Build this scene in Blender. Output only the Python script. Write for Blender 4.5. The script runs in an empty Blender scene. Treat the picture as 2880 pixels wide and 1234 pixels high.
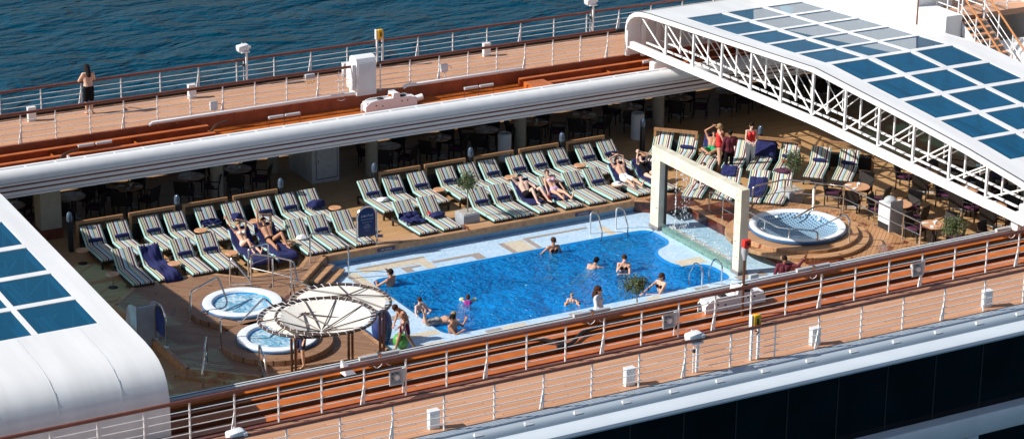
import bpy, bmesh, math, random
from math import sin, cos, pi, radians, sqrt, atan2, tan
from mathutils import Vector, Matrix, Euler
random.seed(7)
S = bpy.context.scene
COL = S.collection
# ------------------------------------------------------------------ materials
def node_mat(name):
    m = bpy.data.materials.new(name); m.use_nodes = True
    nt = m.node_tree; b = nt.nodes['Principled BSDF']
    return m, nt, b
def N(nt, typ, **kw):
    n = nt.nodes.new(typ)
    for k, v in kw.items():
        if k.startswith('i_'):
            n.inputs[k[2:].replace('_', ' ')].default_value = v
        else: setattr(n, k, v)
    return n
def mixrgb(nt, fac, a, b, mode='MIX'):
    n = nt.nodes.new('ShaderNodeMix'); n.data_type = 'RGBA'; n.blend_type = mode
    for sock, v in ((n.inputs[0], fac), (n.inputs[6], a), (n.inputs[7], b)):
        if hasattr(v, 'is_linked') or hasattr(v, 'links'): nt.links.new(v, sock)
        else: sock.default_value = v if not isinstance(v, tuple) else (*v[:3], 1)
    return n.outputs[2]
def mat(name, col, rough=.5, metal=0, var=.12, vscale=6, bump=0, bscale=40, spec=.5, coat=0):
    m, nt, b = node_mat(name)
    tc = N(nt, 'ShaderNodeTexCoord')
    nz = N(nt, 'ShaderNodeTexNoise'); nz.inputs['Scale'].default_value = vscale; nz.inputs['Detail'].default_value = 5
    nt.links.new(tc.outputs['Object'], nz.inputs['Vector'])
    mr = N(nt, 'ShaderNodeMapRange'); mr.inputs[1].default_value = .3; mr.inputs[2].default_value = .7
    nt.links.new(nz.outputs[0], mr.inputs[0])
    c0 = tuple(c * (1 - var) for c in col); c1 = tuple(min(1, c * (1 + var * .6)) for c in col)
    nt.links.new(mixrgb(nt, mr.outputs[0], c0, c1), b.inputs['Base Color'])
    b.inputs['Roughness'].default_value = rough; b.inputs['Metallic'].default_value = metal
    b.inputs['Specular IOR Level'].default_value = spec
    if coat: b.inputs['Coat Weight'].default_value = coat; b.inputs['Coat Roughness'].default_value = .1
    if bump:
        n2 = N(nt, 'ShaderNodeTexNoise'); n2.inputs['Scale'].default_value = bscale; n2.inputs['Detail'].default_value = 4
        nt.links.new(tc.outputs['Object'], n2.inputs['Vector'])
        bp = N(nt, 'ShaderNodeBump'); bp.inputs['Strength'].default_value = bump; bp.inputs['Distance'].default_value = .02
        nt.links.new(n2.outputs[0], bp.inputs['Height']); nt.links.new(bp.outputs[0], b.inputs['Normal'])
    return m
def mathn(nt, op, a, b=None, c=None):
    n = nt.nodes.new('ShaderNodeMath'); n.operation = op
    for i, v in enumerate((a, b, c)):
        if v is None: continue
        if hasattr(v, 'links'): nt.links.new(v, n.inputs[i])
        else: n.inputs[i].default_value = v
    return n.outputs[0]
def plank(name, c0, c1, width=.12, angle=0, length=2.4, rough=.6, line=(.03, .02, .015), wet=0, lw=.07):
    m, nt, b = node_mat(name)
    tc = N(nt, 'ShaderNodeTexCoord'); mp = N(nt, 'ShaderNodeMapping'); mp.inputs['Rotation'].default_value = (0, 0, angle)
    nt.links.new(tc.outputs['Object'], mp.inputs['Vector'])
    sx = N(nt, 'ShaderNodeSeparateXYZ'); nt.links.new(mp.outputs[0], sx.inputs[0])
    yy = mathn(nt, 'DIVIDE', sx.outputs[1], width); row = mathn(nt, 'FLOOR', yy); fr = mathn(nt, 'FRACT', yy)
    off = mathn(nt, 'FRACT', mathn(nt, 'MULTIPLY', row, .3819)); xx = mathn(nt, 'ADD', mathn(nt, 'DIVIDE', sx.outputs[0], length), off)
    colx = mathn(nt, 'FLOOR', xx); fx = mathn(nt, 'FRACT', xx)
    cb = N(nt, 'ShaderNodeCombineXYZ'); nt.links.new(row, cb.inputs[0]); nt.links.new(colx, cb.inputs[1])
    wn = N(nt, 'ShaderNodeTexWhiteNoise'); nt.links.new(cb.outputs[0], wn.inputs['Vector'])
    # grain
    mg = N(nt, 'ShaderNodeMapping'); mg.inputs['Scale'].default_value = (1.5, 30, 1); nt.links.new(mp.outputs[0], mg.inputs['Vector'])
    gz = N(nt, 'ShaderNodeTexNoise'); gz.inputs['Scale'].default_value = 2; gz.inputs['Detail'].default_value = 6; nt.links.new(mg.outputs[0], gz.inputs['Vector'])
    big = N(nt, 'ShaderNodeTexNoise'); big.inputs['Scale'].default_value = .6; big.inputs['Detail'].default_value = 5; nt.links.new(mp.outputs[0], big.inputs['Vector'])
    f = mathn(nt, 'ADD', mathn(nt, 'MULTIPLY', wn.outputs[0], .45), mathn(nt, 'MULTIPLY', gz.outputs[0], .35))
    f = mathn(nt, 'ADD', f, mathn(nt, 'MULTIPLY', big.outputs[0], .35)); f = mathn(nt, 'SUBTRACT', f, .1)
    base = mixrgb(nt, f, c0, c1)
    l1 = mathn(nt, 'LESS_THAN', fr, lw); l2 = mathn(nt, 'LESS_THAN', fx, .006); ln = mathn(nt, 'MAXIMUM', l1, l2)
    base = mixrgb(nt, ln, base, line)
    ro = rough
    if wet:
        w = N(nt, 'ShaderNodeTexNoise'); w.inputs['Scale'].default_value = 1.1; w.inputs['Detail'].default_value = 7; w.inputs['Distortion'].default_value = .6
        nt.links.new(tc.outputs['Object'], w.inputs['Vector'])
        mr = N(nt, 'ShaderNodeMapRange'); mr.inputs[1].default_value = wet; mr.inputs[2].default_value = wet + .03; nt.links.new(w.outputs[0], mr.inputs[0])
        base = mixrgb(nt, mr.outputs[0], base, mixrgb(nt, 1.0, base, (.42, .25, .2), 'MULTIPLY'))
        rr = mathn(nt, 'SUBTRACT', rough, mathn(nt, 'MULTIPLY', mr.outputs[0], rough - .18)); nt.links.new(rr, b.inputs['Roughness'])
    else: b.inputs['Roughness'].default_value = ro
    nt.links.new(base, b.inputs['Base Color'])
    bp = N(nt, 'ShaderNodeBump'); bp.inputs['Strength'].default_value = .3; bp.inputs['Distance'].default_value = .01
    nt.links.new(mathn(nt, 'SUBTRACT', gz.outputs[0], ln), bp.inputs['Height']); nt.links.new(bp.outputs[0], b.inputs['Normal'])
    return m
def stripes(name, cols, x0, x1, rough=.85):
    m, nt, b = node_mat(name)
    tc = N(nt, 'ShaderNodeTexCoord'); sx = N(nt, 'ShaderNodeSeparateXYZ'); nt.links.new(tc.outputs['Object'], sx.inputs[0])
    mr = N(nt, 'ShaderNodeMapRange'); mr.inputs[1].default_value = x0; mr.inputs[2].default_value = x1; nt.links.new(sx.outputs[0], mr.inputs[0])
    total = sum(w for w, c in cols); cr = N(nt, 'ShaderNodeValToRGB'); cr.color_ramp.interpolation = 'CONSTANT'
    p = 0; e = cr.color_ramp.elements
    for i, (w, c) in enumerate(cols):
        if i < 2: e[i].position = p
        el = e[i] if i < 2 else e.new(p)
        el.color = (*c, 1); p += w / total
    nt.links.new(mr.outputs[0], cr.inputs[0]); nt.links.new(cr.outputs[0], b.inputs['Base Color']); b.inputs['Roughness'].default_value = rough
    nz = N(nt, 'ShaderNodeTexNoise'); nz.inputs['Scale'].default_value = 14; nt.links.new(tc.outputs['Object'], nz.inputs['Vector'])
    bp = N(nt, 'ShaderNodeBump'); bp.inputs['Strength'].default_value = .4; bp.inputs['Distance'].default_value = .02
    nt.links.new(nz.outputs[0], bp.inputs['Height']); nt.links.new(bp.outputs[0], b.inputs['Normal'])
    return m
def tile(name, c0, c1, scale=14, rough=.25, grout=(.6, .65, .7), gw=.0):
    m, nt, b = node_mat(name)
    tc = N(nt, 'ShaderNodeTexCoord'); v = N(nt, 'ShaderNodeTexVoronoi'); v.inputs['Scale'].default_value = scale
    nt.links.new(tc.outputs['Object'], v.inputs['Vector'])
    sx = N(nt, 'ShaderNodeSeparateColor'); nt.links.new(v.outputs['Color'], sx.inputs[0])
    nz = N(nt, 'ShaderNodeTexNoise'); nz.inputs['Scale'].default_value = 1.6; nz.inputs['Detail'].default_value = 5; nt.links.new(tc.outputs['Object'], nz.inputs['Vector'])
    f = mathn(nt, 'ADD', mathn(nt, 'MULTIPLY', sx.outputs[0], .6), mathn(nt, 'MULTIPLY', nz.outputs[0], .5))
    nt.links.new(mixrgb(nt, f, c0, c1), b.inputs['Base Color']); b.inputs['Roughness'].default_value = rough
    bp = N(nt, 'ShaderNodeBump'); bp.inputs['Strength'].default_value = .2; bp.inputs['Distance'].default_value = .01
    nt.links.new(sx.outputs[1], bp.inputs['Height']); nt.links.new(bp.outputs[0], b.inputs['Normal'])
    return m
def water_mat(name, tint, scale, strength, dist=.05, foam=0, fres=1.33, stretch=(1, 1, 1), body=None, bf=.5, fs=2.6, fw=.22):
    m = bpy.data.materials.new(name); m.use_nodes = True; nt = m.node_tree
    for n in list(nt.nodes):
        if n.type != 'OUTPUT_MATERIAL': nt.nodes.remove(n)
    out = nt.nodes[0]
    tc = N(nt, 'ShaderNodeTexCoord'); mp = N(nt, 'ShaderNodeMapping'); mp.inputs['Scale'].default_value = stretch; nt.links.new(tc.outputs['Object'], mp.inputs['Vector'])
    n1 = N(nt, 'ShaderNodeTexNoise'); n1.inputs['Scale'].default_value = scale; n1.inputs['Detail'].default_value = 4; n1.inputs['Distortion'].default_value = .8
    nt.links.new(mp.outputs[0], n1.inputs['Vector'])
    bp = N(nt, 'ShaderNodeBump'); bp.inputs['Strength'].default_value = strength; bp.inputs['Distance'].default_value = dist
    lo = N(nt, 'ShaderNodeTexNoise'); lo.inputs['Scale'].default_value = .55; lo.inputs['Detail'].default_value = 2; nt.links.new(tc.outputs['Object'], lo.inputs['Vector'])
    mlo = N(nt, 'ShaderNodeMapRange'); mlo.inputs[1].default_value = .35; mlo.inputs[2].default_value = .68; mlo.inputs[3].default_value = .35; mlo.inputs[4].default_value = 1.5; nt.links.new(lo.outputs[0], mlo.inputs[0])
    n0 = N(nt, 'ShaderNodeTexNoise'); n0.inputs['Scale'].default_value = scale * .38; n0.inputs['Detail'].default_value = 3; n0.inputs['Distortion'].default_value = 1.2; nt.links.new(mp.outputs[0], n0.inputs['Vector'])
    nt.links.new(mathn(nt, 'MULTIPLY', mathn(nt, 'ADD', n1.outputs[0], mathn(nt, 'MULTIPLY', n0.outputs[0], .6)), mlo.outputs[0]), bp.inputs['Height'])
    tr = N(nt, 'ShaderNodeBsdfTransparent'); tr.inputs[0].default_value = (*tint, 1)
    gl = N(nt, 'ShaderNodeBsdfGlossy'); gl.inputs['Roughness'].default_value = .06; nt.links.new(bp.outputs[0], gl.inputs['Normal'])
    lw_ = N(nt, 'ShaderNodeLayerWeight'); lw_.inputs[0].default_value = .5; nt.links.new(bp.outputs[0], lw_.inputs['Normal'])
    ff = mathn(nt, 'ADD', mathn(nt, 'MULTIPLY', mathn(nt, 'POWER', lw_.outputs['Facing'], 4.5), .8), .02)
    mx = N(nt, 'ShaderNodeMixShader'); nt.links.new(ff, mx.inputs[0]); nt.links.new(tr.outputs[0], mx.inputs[1]); nt.links.new(gl.outputs[0], mx.inputs[2])
    last = mx.outputs[0]
    if body:
        bd = N(nt, 'ShaderNodeBsdfDiffuse'); bd.inputs[0].default_value = (*body, 1); nt.links.new(bp.outputs[0], bd.inputs['Normal'])
        m3 = N(nt, 'ShaderNodeMixShader'); m3.inputs[0].default_value = bf; nt.links.new(tr.outputs[0], m3.inputs[1]); nt.links.new(bd.outputs[0], m3.inputs[2]); nt.links.new(m3.outputs[0], mx.inputs[1])
    if foam:
        n2 = N(nt, 'ShaderNodeTexNoise'); n2.inputs['Scale'].default_value = fs; n2.inputs['Detail'].default_value = 9; n2.inputs['Roughness'].default_value = .68; n2.inputs['Distortion'].default_value = 1.6
        nt.links.new(tc.outputs['Object'], n2.inputs['Vector'])
        mr = N(nt, 'ShaderNodeMapRange'); mr.inputs[1].default_value = foam; mr.inputs[2].default_value = foam + fw; mr.inputs[4].default_value = .95; nt.links.new(n2.outputs[0], mr.inputs[0])
        df = N(nt, 'ShaderNodeBsdfDiffuse'); df.inputs[0].default_value = (.85, .9, .95, 1)
        m2 = N(nt, 'ShaderNodeMixShader'); nt.links.new(mr.outputs[0], m2.inputs[0]); nt.links.new(last, m2.inputs[1]); nt.links.new(df.outputs[0], m2.inputs[2]); last = m2.outputs[0]
    nt.links.new(last, out.inputs[0]); return m
def glass_mat(name, tint, rough=.03, fres=.05, extra=0.0, body=(0, 0, 0)):
    m = bpy.data.materials.new(name); m.use_nodes = True; nt = m.node_tree
    for n in list(nt.nodes):
        if n.type != 'OUTPUT_MATERIAL': nt.nodes.remove(n)
    tr = N(nt, 'ShaderNodeBsdfTransparent'); tr.inputs[0].default_value = (*tint, 1)
    gl = N(nt, 'ShaderNodeBsdfGlossy'); gl.inputs['Roughness'].default_value = rough
    lw_ = N(nt, 'ShaderNodeLayerWeight'); lw_.inputs[0].default_value = .5
    pw = mathn(nt, 'POWER', lw_.outputs['Facing'], 4.0); ff = mathn(nt, 'ADD', mathn(nt, 'MULTIPLY', pw, .7), fres)
    base = tr.outputs[0]
    if extra:
        df = N(nt, 'ShaderNodeBsdfDiffuse'); df.inputs[0].default_value = (*body, 1); mb = N(nt, 'ShaderNodeMixShader'); mb.inputs[0].default_value = extra
        nt.links.new(tr.outputs[0], mb.inputs[1]); nt.links.new(df.outputs[0], mb.inputs[2]); base = mb.outputs[0]
    mx = N(nt, 'ShaderNodeMixShader'); nt.links.new(ff, mx.inputs[0]); nt.links.new(base, mx.inputs[1]); nt.links.new(gl.outputs[0], mx.inputs[2])
    nt.links.new(mx.outputs[0], nt.nodes[0].inputs[0]) if nt.nodes[0].type == 'OUTPUT_MATERIAL' else None
    return m
M = {}
M['white'] = mat('white_paint', (.80, .81, .82), .38, var=.05, vscale=3)
M['white2'] = mat('white_enamel', (.72, .74, .76), .3, var=.08, vscale=1.5)
M['grey'] = mat('grey_paint', (.42, .45, .48), .5)
M['lgrey'] = mat('light_grey_panel', (.5, .53, .55), .45)
M['dark'] = mat('black_gutter', (.012, .014, .02), .3)
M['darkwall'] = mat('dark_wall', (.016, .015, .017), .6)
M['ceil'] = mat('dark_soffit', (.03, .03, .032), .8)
M['teak'] = plank('promenade_teak', (.41, .205, .115), (.64, .365, .225), .1, rough=.65, line=(.2, .10, .06))
M['teak2'] = plank('lounge_teak', (.40, .22, .095), (.60, .36, .17), .1, rough=.6, line=(.16, .09, .045), lw=.1)
M['teak3'] = plank('platform_teak', (.22, .115, .065), (.36, .205, .12), .13, angle=radians(45), rough=.55, wet=.66, line=(.06, .035, .02), lw=.1)
M['teak4'] = plank('platform_teak_right', (.34, .165, .075), (.54, .29, .14), .13, angle=radians(-45), rough=.5, wet=.62, line=(.09, .045, .02), lw=.09)
M['teaktrim'] = mat('teak_trim', (.44, .24, .12), .5, var=.3, vscale=8)
M['kerb'] = plank('kerb_teak', (.40, .21, .10), (.58, .34, .18), .2, rough=.5, wet=.60, line=(.2, .1, .05))
M['redwood'] = plank('wet_red_teak', (.10, .025, .012), (.24, .07, .03), .14, rough=.2, wet=.5, line=(.03, .01, .006))
M['panelwood'] = mat('back_panel_teak', (.36, .19, .09), .5, var=.25, vscale=9)
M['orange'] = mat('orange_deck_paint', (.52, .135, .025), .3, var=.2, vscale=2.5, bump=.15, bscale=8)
M['orange2'] = mat('worn_red_oxide_and_shade', (.30, .075, .03), .4, var=.3, vscale=3)  # worn coaming paint; doubles as painted shade on the stiffener webs
M['rail'] = mat('varnished_rail', (.17, .05, .03), .28, var=.25, vscale=5, coat=.3)
M['shelfgrey'] = mat('blue_grey_hull_paint', (.40, .47, .54), .3, var=.05, vscale=1)
M['eavegrey'] = mat('pale_hull_paint', (.58, .65, .72), .35, var=.05, vscale=1)
M['glassrear'] = None
M['railo'] = mat('varnished_orange_rail', (.5, .2, .06), .3, var=.2)
M['black'] = mat('black_rubber', (.015, .014, .015), .5)
M['blackcloth'] = mat('black_cloth', (.010, .010, .013), .95, spec=.1)
M['steel'] = mat('steel', (.62, .60, .58), .18, 1.0, var=.1)
M['bronze'] = mat('bronze_pipe', (.17, .09, .055), .3, .6, var=.2)
M['brownpipe'] = mat('brown_pipe', (.075, .045, .036), .4, var=.2)
M['wicker'] = mat('dark_wicker', (.022, .016, .014), .6, var=.4, vscale=60, bump=.6, bscale=120)
M['purple'] = mat('purple_cushion', (.07, .012, .045), .8)
M['navy'] = mat('navy_towel', (.012, .017, .10), .95, var=.25, vscale=12, bump=.7, bscale=60)
M['navy2'] = mat('navy_sign', (.012, .022, .10), .3)
M['bluest'] = mat('blue_statue_paint', (.028, .055, .2), .4, var=.2)
M['green'] = mat('green_ball_paint', (.10, .38, .08), .4, var=.4, vscale=3)
M['cream'] = mat('cream_canvas', (.80, .77, .70), .8, var=.05)
M['column'] = mat('column_paint', (.42, .38, .30), .5)
M['stone'] = mat('cream_stone', (.66, .62, .50), .7, var=.16, vscale=3, bump=.6, bscale=18)
M['stonegrey'] = mat('grey_plinth', (.2, .2, .2), .6)
M['tabletop'] = mat('tabletop_wood', (.62, .32, .17), .35, var=.15)
M['poolblue'] = tile('pool_blue_tile', (.004, .25, .70), (.014, .38, .87), 9, .3)
M['poolband'] = tile('pool_rim_tile', (.004, .16, .50), (.01, .24, .60), 16, .25)
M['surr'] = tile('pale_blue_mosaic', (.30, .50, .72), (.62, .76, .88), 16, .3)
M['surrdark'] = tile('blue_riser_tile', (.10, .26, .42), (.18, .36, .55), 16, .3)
M['sand'] = tile('sand_mosaic', (.50, .42, .30), (.70, .64, .52), 18, .35)
M['taupe'] = tile('taupe_mosaic', (.30, .24, .20), (.42, .36, .32), 18, .35)
M['spawhite'] = mat('spa_acrylic', (.78, .82, .86), .2, var=.04)
M['spablue'] = mat('spa_blue_skirt', (.05, .14, .3), .3)
M['water'] = water_mat('pool_water', (.55, .88, .99), 5.2, 1.0, .34, body=(.003, .33, .84), bf=.55)
M['spawater'] = water_mat('bubbling_spa_water', (.35, .62, .78), 6, 1.0, .10, foam=.44, body=(.16, .42, .58), bf=.9, fs=3.2, fw=.34)
M['spawater2'] = water_mat('clear_spa_water', (.92, .97, .99), 5, .3, .02)
M['glassblue'] = glass_mat('blue_tinted_roof_glass', (.02, .17, .29), .02, .07, .28, (.006, .22, .46))
M['glassclear'] = glass_mat('green_edge_glass', (.62, .86, .82), .02, .05, .12, (.3, .5, .46))
M['glassrear'] = glass_mat('clear_pane_glass', (.90, .97, .96), .02, .04)
M['glassdark'] = mat('black_window_glass', (.0022, .0032, .005), .06, var=.9, vscale=.9, spec=.25)  # colour noise stands in for faint reflections and curtain shapes
M['roofwhite'] = mat('weathered_white_roof', (.76, .77, .78), .34, var=.10, vscale=.7)
M['yellow'] = mat('yellow_plastic', (.80, .45, .02), .4)
M['red'] = mat('red_plastic', (.62, .03, .02), .4)
M['cloth_w'] = mat('white_cloth', (.8, .8, .82), .9, bump=.4)
M['leaf'] = mat('olive_leaf', (.085, .12, .045), .55, var=.5, vscale=30)
M['bark'] = mat('pale_bark', (.22, .17, .12), .8)
M['pebble'] = tile('pebbles', (.12, .10, .09), (.6, .57, .52), 30, .6)
M['planter'] = mat('grey_planter', (.33, .36, .40), .4)
M['bench'] = mat('far_block_paint', (.78, .78, .78), .5, var=.03)
wc = (.68, .67, .61); gc = (.50, .56, .36); dk = (.06, .03, .045); aq = (.36, .60, .58); bl = (.33, .52, .62); oc = (.54, .51, .33); mg = (.10, .018, .035); gy = (.05, .04, .045)
STR = [(1.7, aq), (2, dk), (4.4, oc), (1.6, gy), (2.6, wc), (3.6, mg), (2.6, wc), (4.6, bl), (1.6, gy), (4.6, oc), (2, wc), (1.6, dk), (2, wc), (3.8, mg), (3, wc), (1.6, gy), (1.4, aq)]
M['stripe'] = stripes('striped_canvas', STR, -.34, .34)
def sea_mat():
    m, nt, b = node_mat('sea_water')
    tc = N(nt, 'ShaderNodeTexCoord')
    b.inputs['Base Color'].default_value = (.0003, .044, .084, 1); b.inputs['Specular IOR Level'].default_value = .07; b.inputs['Roughness'].default_value = .2; b.inputs['IOR'].default_value = 1.33
    prev = None
    for sc, st, di, strch, det in ((.13, .9, 2.2, (1, 1.9, 1), 3), (.6, .9, .55, (1, 1.7, 1), 5), (2.6, .7, .12, (1, 1.3, 1), 5)):
        mp = N(nt, 'ShaderNodeMapping'); mp.inputs['Scale'].default_value = strch; mp.inputs['Rotation'].default_value = (0, 0, radians(-38)); nt.links.new(tc.outputs['Object'], mp.inputs['Vector'])
        nz = N(nt, 'ShaderNodeTexNoise'); nz.inputs['Scale'].default_value = sc; nz.inputs['Detail'].default_value = det; nz.inputs['Distortion'].default_value = .6
        nt.links.new(mp.outputs[0], nz.inputs['Vector'])
        bp = N(nt, 'ShaderNodeBump'); bp.inputs['Strength'].default_value = st; bp.inputs['Distance'].default_value = di
        nt.links.new(nz.outputs[0], bp.inputs['Height'])
        if prev: nt.links.new(prev, bp.inputs['Normal'])
        prev = bp.outputs[0]
    nt.links.new(prev, b.inputs['Normal']); return m
M['sea'] = sea_mat()

# ------------------------------------------------------------------ mesh builder
class B:
    def __init__(s): s.v = []; s.f = []
    def add(s, vs, fs):
        o = len(s.v); s.v += [tuple(v) for v in vs]; s.f += [tuple(i + o for i in f) for f in fs]; return s
    def box(s, x0, x1, y0, y1, z0, z1):
        return s.add([(x0, y0, z0), (x1, y0, z0), (x1, y1, z0), (x0, y1, z0), (x0, y0, z1), (x1, y0, z1), (x1, y1, z1), (x0, y1, z1)],
                     [(0, 3, 2, 1), (4, 5, 6, 7), (0, 1, 5, 4), (1, 2, 6, 5), (2, 3, 7, 6), (3, 0, 4, 7)])
    def cbox(s, c, d, mtx=None):
        x, y, z = d[0] / 2, d[1] / 2, d[2] / 2
        vs = [Vector(p) for p in ((-x, -y, -z), (x, -y, -z), (x, y, -z), (-x, y, -z), (-x, -y, z), (x, -y, z), (x, y, z), (-x, y, z))]
        if mtx: vs = [mtx @ v for v in vs]
        return s.add([v + Vector(c) for v in vs], [(0, 3, 2, 1), (4, 5, 6, 7), (0, 1, 5, 4), (1, 2, 6, 5), (2, 3, 7, 6), (3, 0, 4, 7)])
    def rbox(s, c, d, r=.02, mtx=None, seg=2):
        bm = bmesh.new(); bmesh.ops.create_cube(bm, size=1); bmesh.ops.scale(bm, vec=d, verts=bm.verts)
        bmesh.ops.bevel(bm, geom=bm.edges[:], offset=r, segments=seg, affect='EDGES', profile=.5)
        vs = [(mtx @ v.co if mtx else v.co) + Vector(c) for v in bm.verts]; bm.verts.index_update()
        fs = [[v.index for v in f.verts] for f in bm.faces]; bm.free(); return s.add(vs, fs)
    def prism(s, poly, z0, z1):
        n = len(poly); vs = [(x, y, z0) for x, y in poly] + [(x, y, z1) for x, y in poly]
        a = sum(poly[i][0] * poly[(i + 1) % n][1] - poly[(i + 1) % n][0] * poly[i][1] for i in range(n))
        if a < 0: vs = [(x, y, z0) for x, y in poly[::-1]] + [(x, y, z1) for x, y in poly[::-1]]
        return s.add(vs, [tuple(range(n - 1, -1, -1)), tuple(range(n, 2 * n))] + [(i, (i + 1) % n, n + (i + 1) % n, n + i) for i in range(n)])
    def extr(s, prof, x0, x1, cap=True):   # profile in YZ extruded along X
        n = len(prof); vs = [(x0, y, z) for y, z in prof] + [(x1, y, z) for y, z in prof]
        fs = [(i, (i + 1) % n, n + (i + 1) % n, n + i) for i in range(n)]
        if cap: fs += [tuple(range(n - 1, -1, -1)), tuple(range(n, 2 * n))]
        return s.add(vs, fs)
    def tube(s, pts, r, n=8, closed=False, rs=None, smooth=0):
        P = [Vector(p) for p in pts]
        if smooth:
            Q = []
            for i, p in enumerate(P):
                if i in (0, len(P) - 1): Q.append(p); continue
                a, c = P[i - 1], P[i + 1]; la, lc = min(smooth, (a - p).length * .45), min(smooth, (c - p).length * .45)
                s0 = p + (a - p).normalized() * la; s1 = p + (c - p).normalized() * lc
                for t in (0, .25, .5, .75, 1): Q.append(s0 * (1 - t) ** 2 + p * 2 * t * (1 - t) + s1 * t * t)
            P = Q; rs = None
        m = len(P); vs = []; up = None
        for i in range(m):
            if closed: d = P[(i + 1) % m] - P[i - 1]
            else: d = P[min(i + 1, m - 1)] - P[max(i - 1, 0)]
            d.normalize()
            if up is None: up = Vector((0, 0, 1)) if abs(d.z) < .9 else Vector((1, 0, 0))
            a = d.cross(up)
            if a.length < 1e-4: a = d.cross(Vector((0, 1, 0)))
            a.normalize(); b = d.cross(a); up = -b if (-b).dot(up) > 0 else b
            rr = rs[i] if rs else r
            for k in range(n):
                t = 2 * pi * k / n; vs.append(P[i] + (a * cos(t) + b * sin(t)) * rr)
        fs = []
        for i in range(m if closed else m - 1):
            j = (i + 1) % m
            for k in range(n): fs.append((i * n + k, i * n + (k + 1) % n, j * n + (k + 1) % n, j * n + k))
        if not closed: fs += [tuple(range(n - 1, -1, -1)), tuple(range((m - 1) * n, m * n))]
        return s.add(vs, fs)
    def cyl(s, c, r, z0, z1, n=20, r2=None):
        return s.lathe([(r, z0), (r if r2 is None else r2, z1)], c, n)
    def lathe(s, prof, c=(0, 0), n=24, a0=0, a1=2 * pi, cap=True):
        vs = []; full = abs(a1 - a0 - 2 * pi) < 1e-6; m = n if full else n + 1
        for r, z in prof:
            for k in range(m):
                t = a0 + (a1 - a0) * k / n; vs.append((c[0] + r * cos(t), c[1] + r * sin(t), z + (c[2] if len(c) > 2 else 0)))
        fs = []
        for i in range(len(prof) - 1):
            for k in range(m if full else n): fs.append((i * m + k, i * m + (k + 1) % m, (i + 1) * m + (k + 1) % m, (i + 1) * m + k))
        if cap and full:
            if prof[0][0] > 1e-5: fs.append(tuple(range(m - 1, -1, -1)))
            if prof[-1][0] > 1e-5: fs.append(tuple(range((len(prof) - 1) * m, len(prof) * m)))
        return s.add(vs, fs)
    def ball(s, c, r, n=10, m=7, mtx=None):
        if not hasattr(r, '__len__'): r = (r, r, r)
        vs = [Vector((0, 0, -r[2]))]
        for i in range(1, m):
            f = -pi / 2 + pi * i / m
            for k in range(n): vs.append(Vector((r[0] * cos(f) * cos(2 * pi * k / n), r[1] * cos(f) * sin(2 * pi * k / n), r[2] * sin(f))))
        vs.append(Vector((0, 0, r[2])))
        if mtx: vs = [mtx @ v for v in vs]
        fs = [(0, 1 + (k + 1) % n, 1 + k) for k in range(n)]
        for i in range(m - 2):
            for k in range(n): fs.append((1 + i * n + k, 1 + i * n + (k + 1) % n, 1 + (i + 1) * n + (k + 1) % n, 1 + (i + 1) * n + k))
        L = len(vs) - 1; o = 1 + (m - 2) * n
        fs += [(L, o + k, o + (k + 1) % n) for k in range(n)]
        return s.add([v + Vector(c) for v in vs], fs)
    def cap(s, a, b, r0, r1, n=10):   # closed tapered capsule
        a = Vector(a); b = Vector(b); d = b - a; L = d.length
        if L < 1e-6: return s.ball(a, max(r0, r1))
        q = d.to_track_quat('Z', 'Y').to_matrix(); vs = []; prof = [(0, -r0)]
        for i in range(1, 4): t = -pi / 2 + pi / 2 * i / 3; prof.append((r0 * cos(t), r0 * sin(t)))
        for i in range(0, 3): t = pi / 2 * i / 3; prof.append((r1 * cos(t), L + r1 * sin(t)))
        prof.append((0, L + r1)); vs = [q @ Vector((0, 0, prof[0][1]))]
        for r, z in prof[1:-1]:
            for k in range(n): vs.append(q @ Vector((r * cos(2 * pi * k / n), r * sin(2 * pi * k / n), z)))
        vs.append(q @ Vector((0, 0, prof[-1][1]))); m = len(prof) - 2
        fs = [(0, 1 + (k + 1) % n, 1 + k) for k in range(n)]
        for i in range(m - 1):
            for k in range(n): fs.append((1 + i * n + k, 1 + i * n + (k + 1) % n, 1 + (i + 1) * n + (k + 1) % n, 1 + (i + 1) * n + k))
        L2 = len(vs) - 1; o = 1 + (m - 1) * n; fs += [(L2, o + k, o + (k + 1) % n) for k in range(n)]
        return s.add([v + a for v in vs], fs)
    def build(s, name, m, parent=None, smooth=None, loc=None, autos=35):
        me = bpy.data.meshes.new(name); me.from_pydata([tuple(v) for v in s.v], [], s.f); me.update()
        if smooth is None or smooth:
            me.polygons.foreach_set('use_smooth', [True] * len(me.polygons))
            try: me.set_sharp_from_angle(angle=radians(autos))
            except Exception: pass
        me.materials.append(M[m] if isinstance(m, str) else m)
        o = bpy.data.objects.new(name, me); COL.objects.link(o)
        if parent: o.parent = parent
        if loc: o.location = loc
        return o
def empty(name, loc=(0, 0, 0), rz=0):
    o = bpy.data.objects.new(name, None); o.empty_display_size = .1; COL.objects.link(o); o.location = loc; o.rotation_euler = (0, 0, rz); return o
def tag(o, label=None, cat=None, group=None, kind=None):
    if label: o['label'] = label
    if cat: o['category'] = cat
    if group: o['group'] = group
    if kind: o['kind'] = kind
    return o
KIDS = {}
def kids(o):
    return [c for c in bpy.data.objects if c.parent == o]
def dup(src, loc, rz=None, label=None, group=None, skip=(), src_kids=None):
    r = src.copy(); COL.objects.link(r); r.location = loc
    if rz is not None: r.rotation_euler = (0, 0, rz)
    if label: r['label'] = label
    if group: r['group'] = group
    for ch, gs in src_kids:
        if ch.name.split('.')[0] in skip: continue
        c = ch.copy(); COL.objects.link(c); c.parent = r
        for g in gs: d = g.copy(); COL.objects.link(d); d.parent = c
    return r
def tree(o): return [(c, kids(c)) for c in kids(o)]
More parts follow.
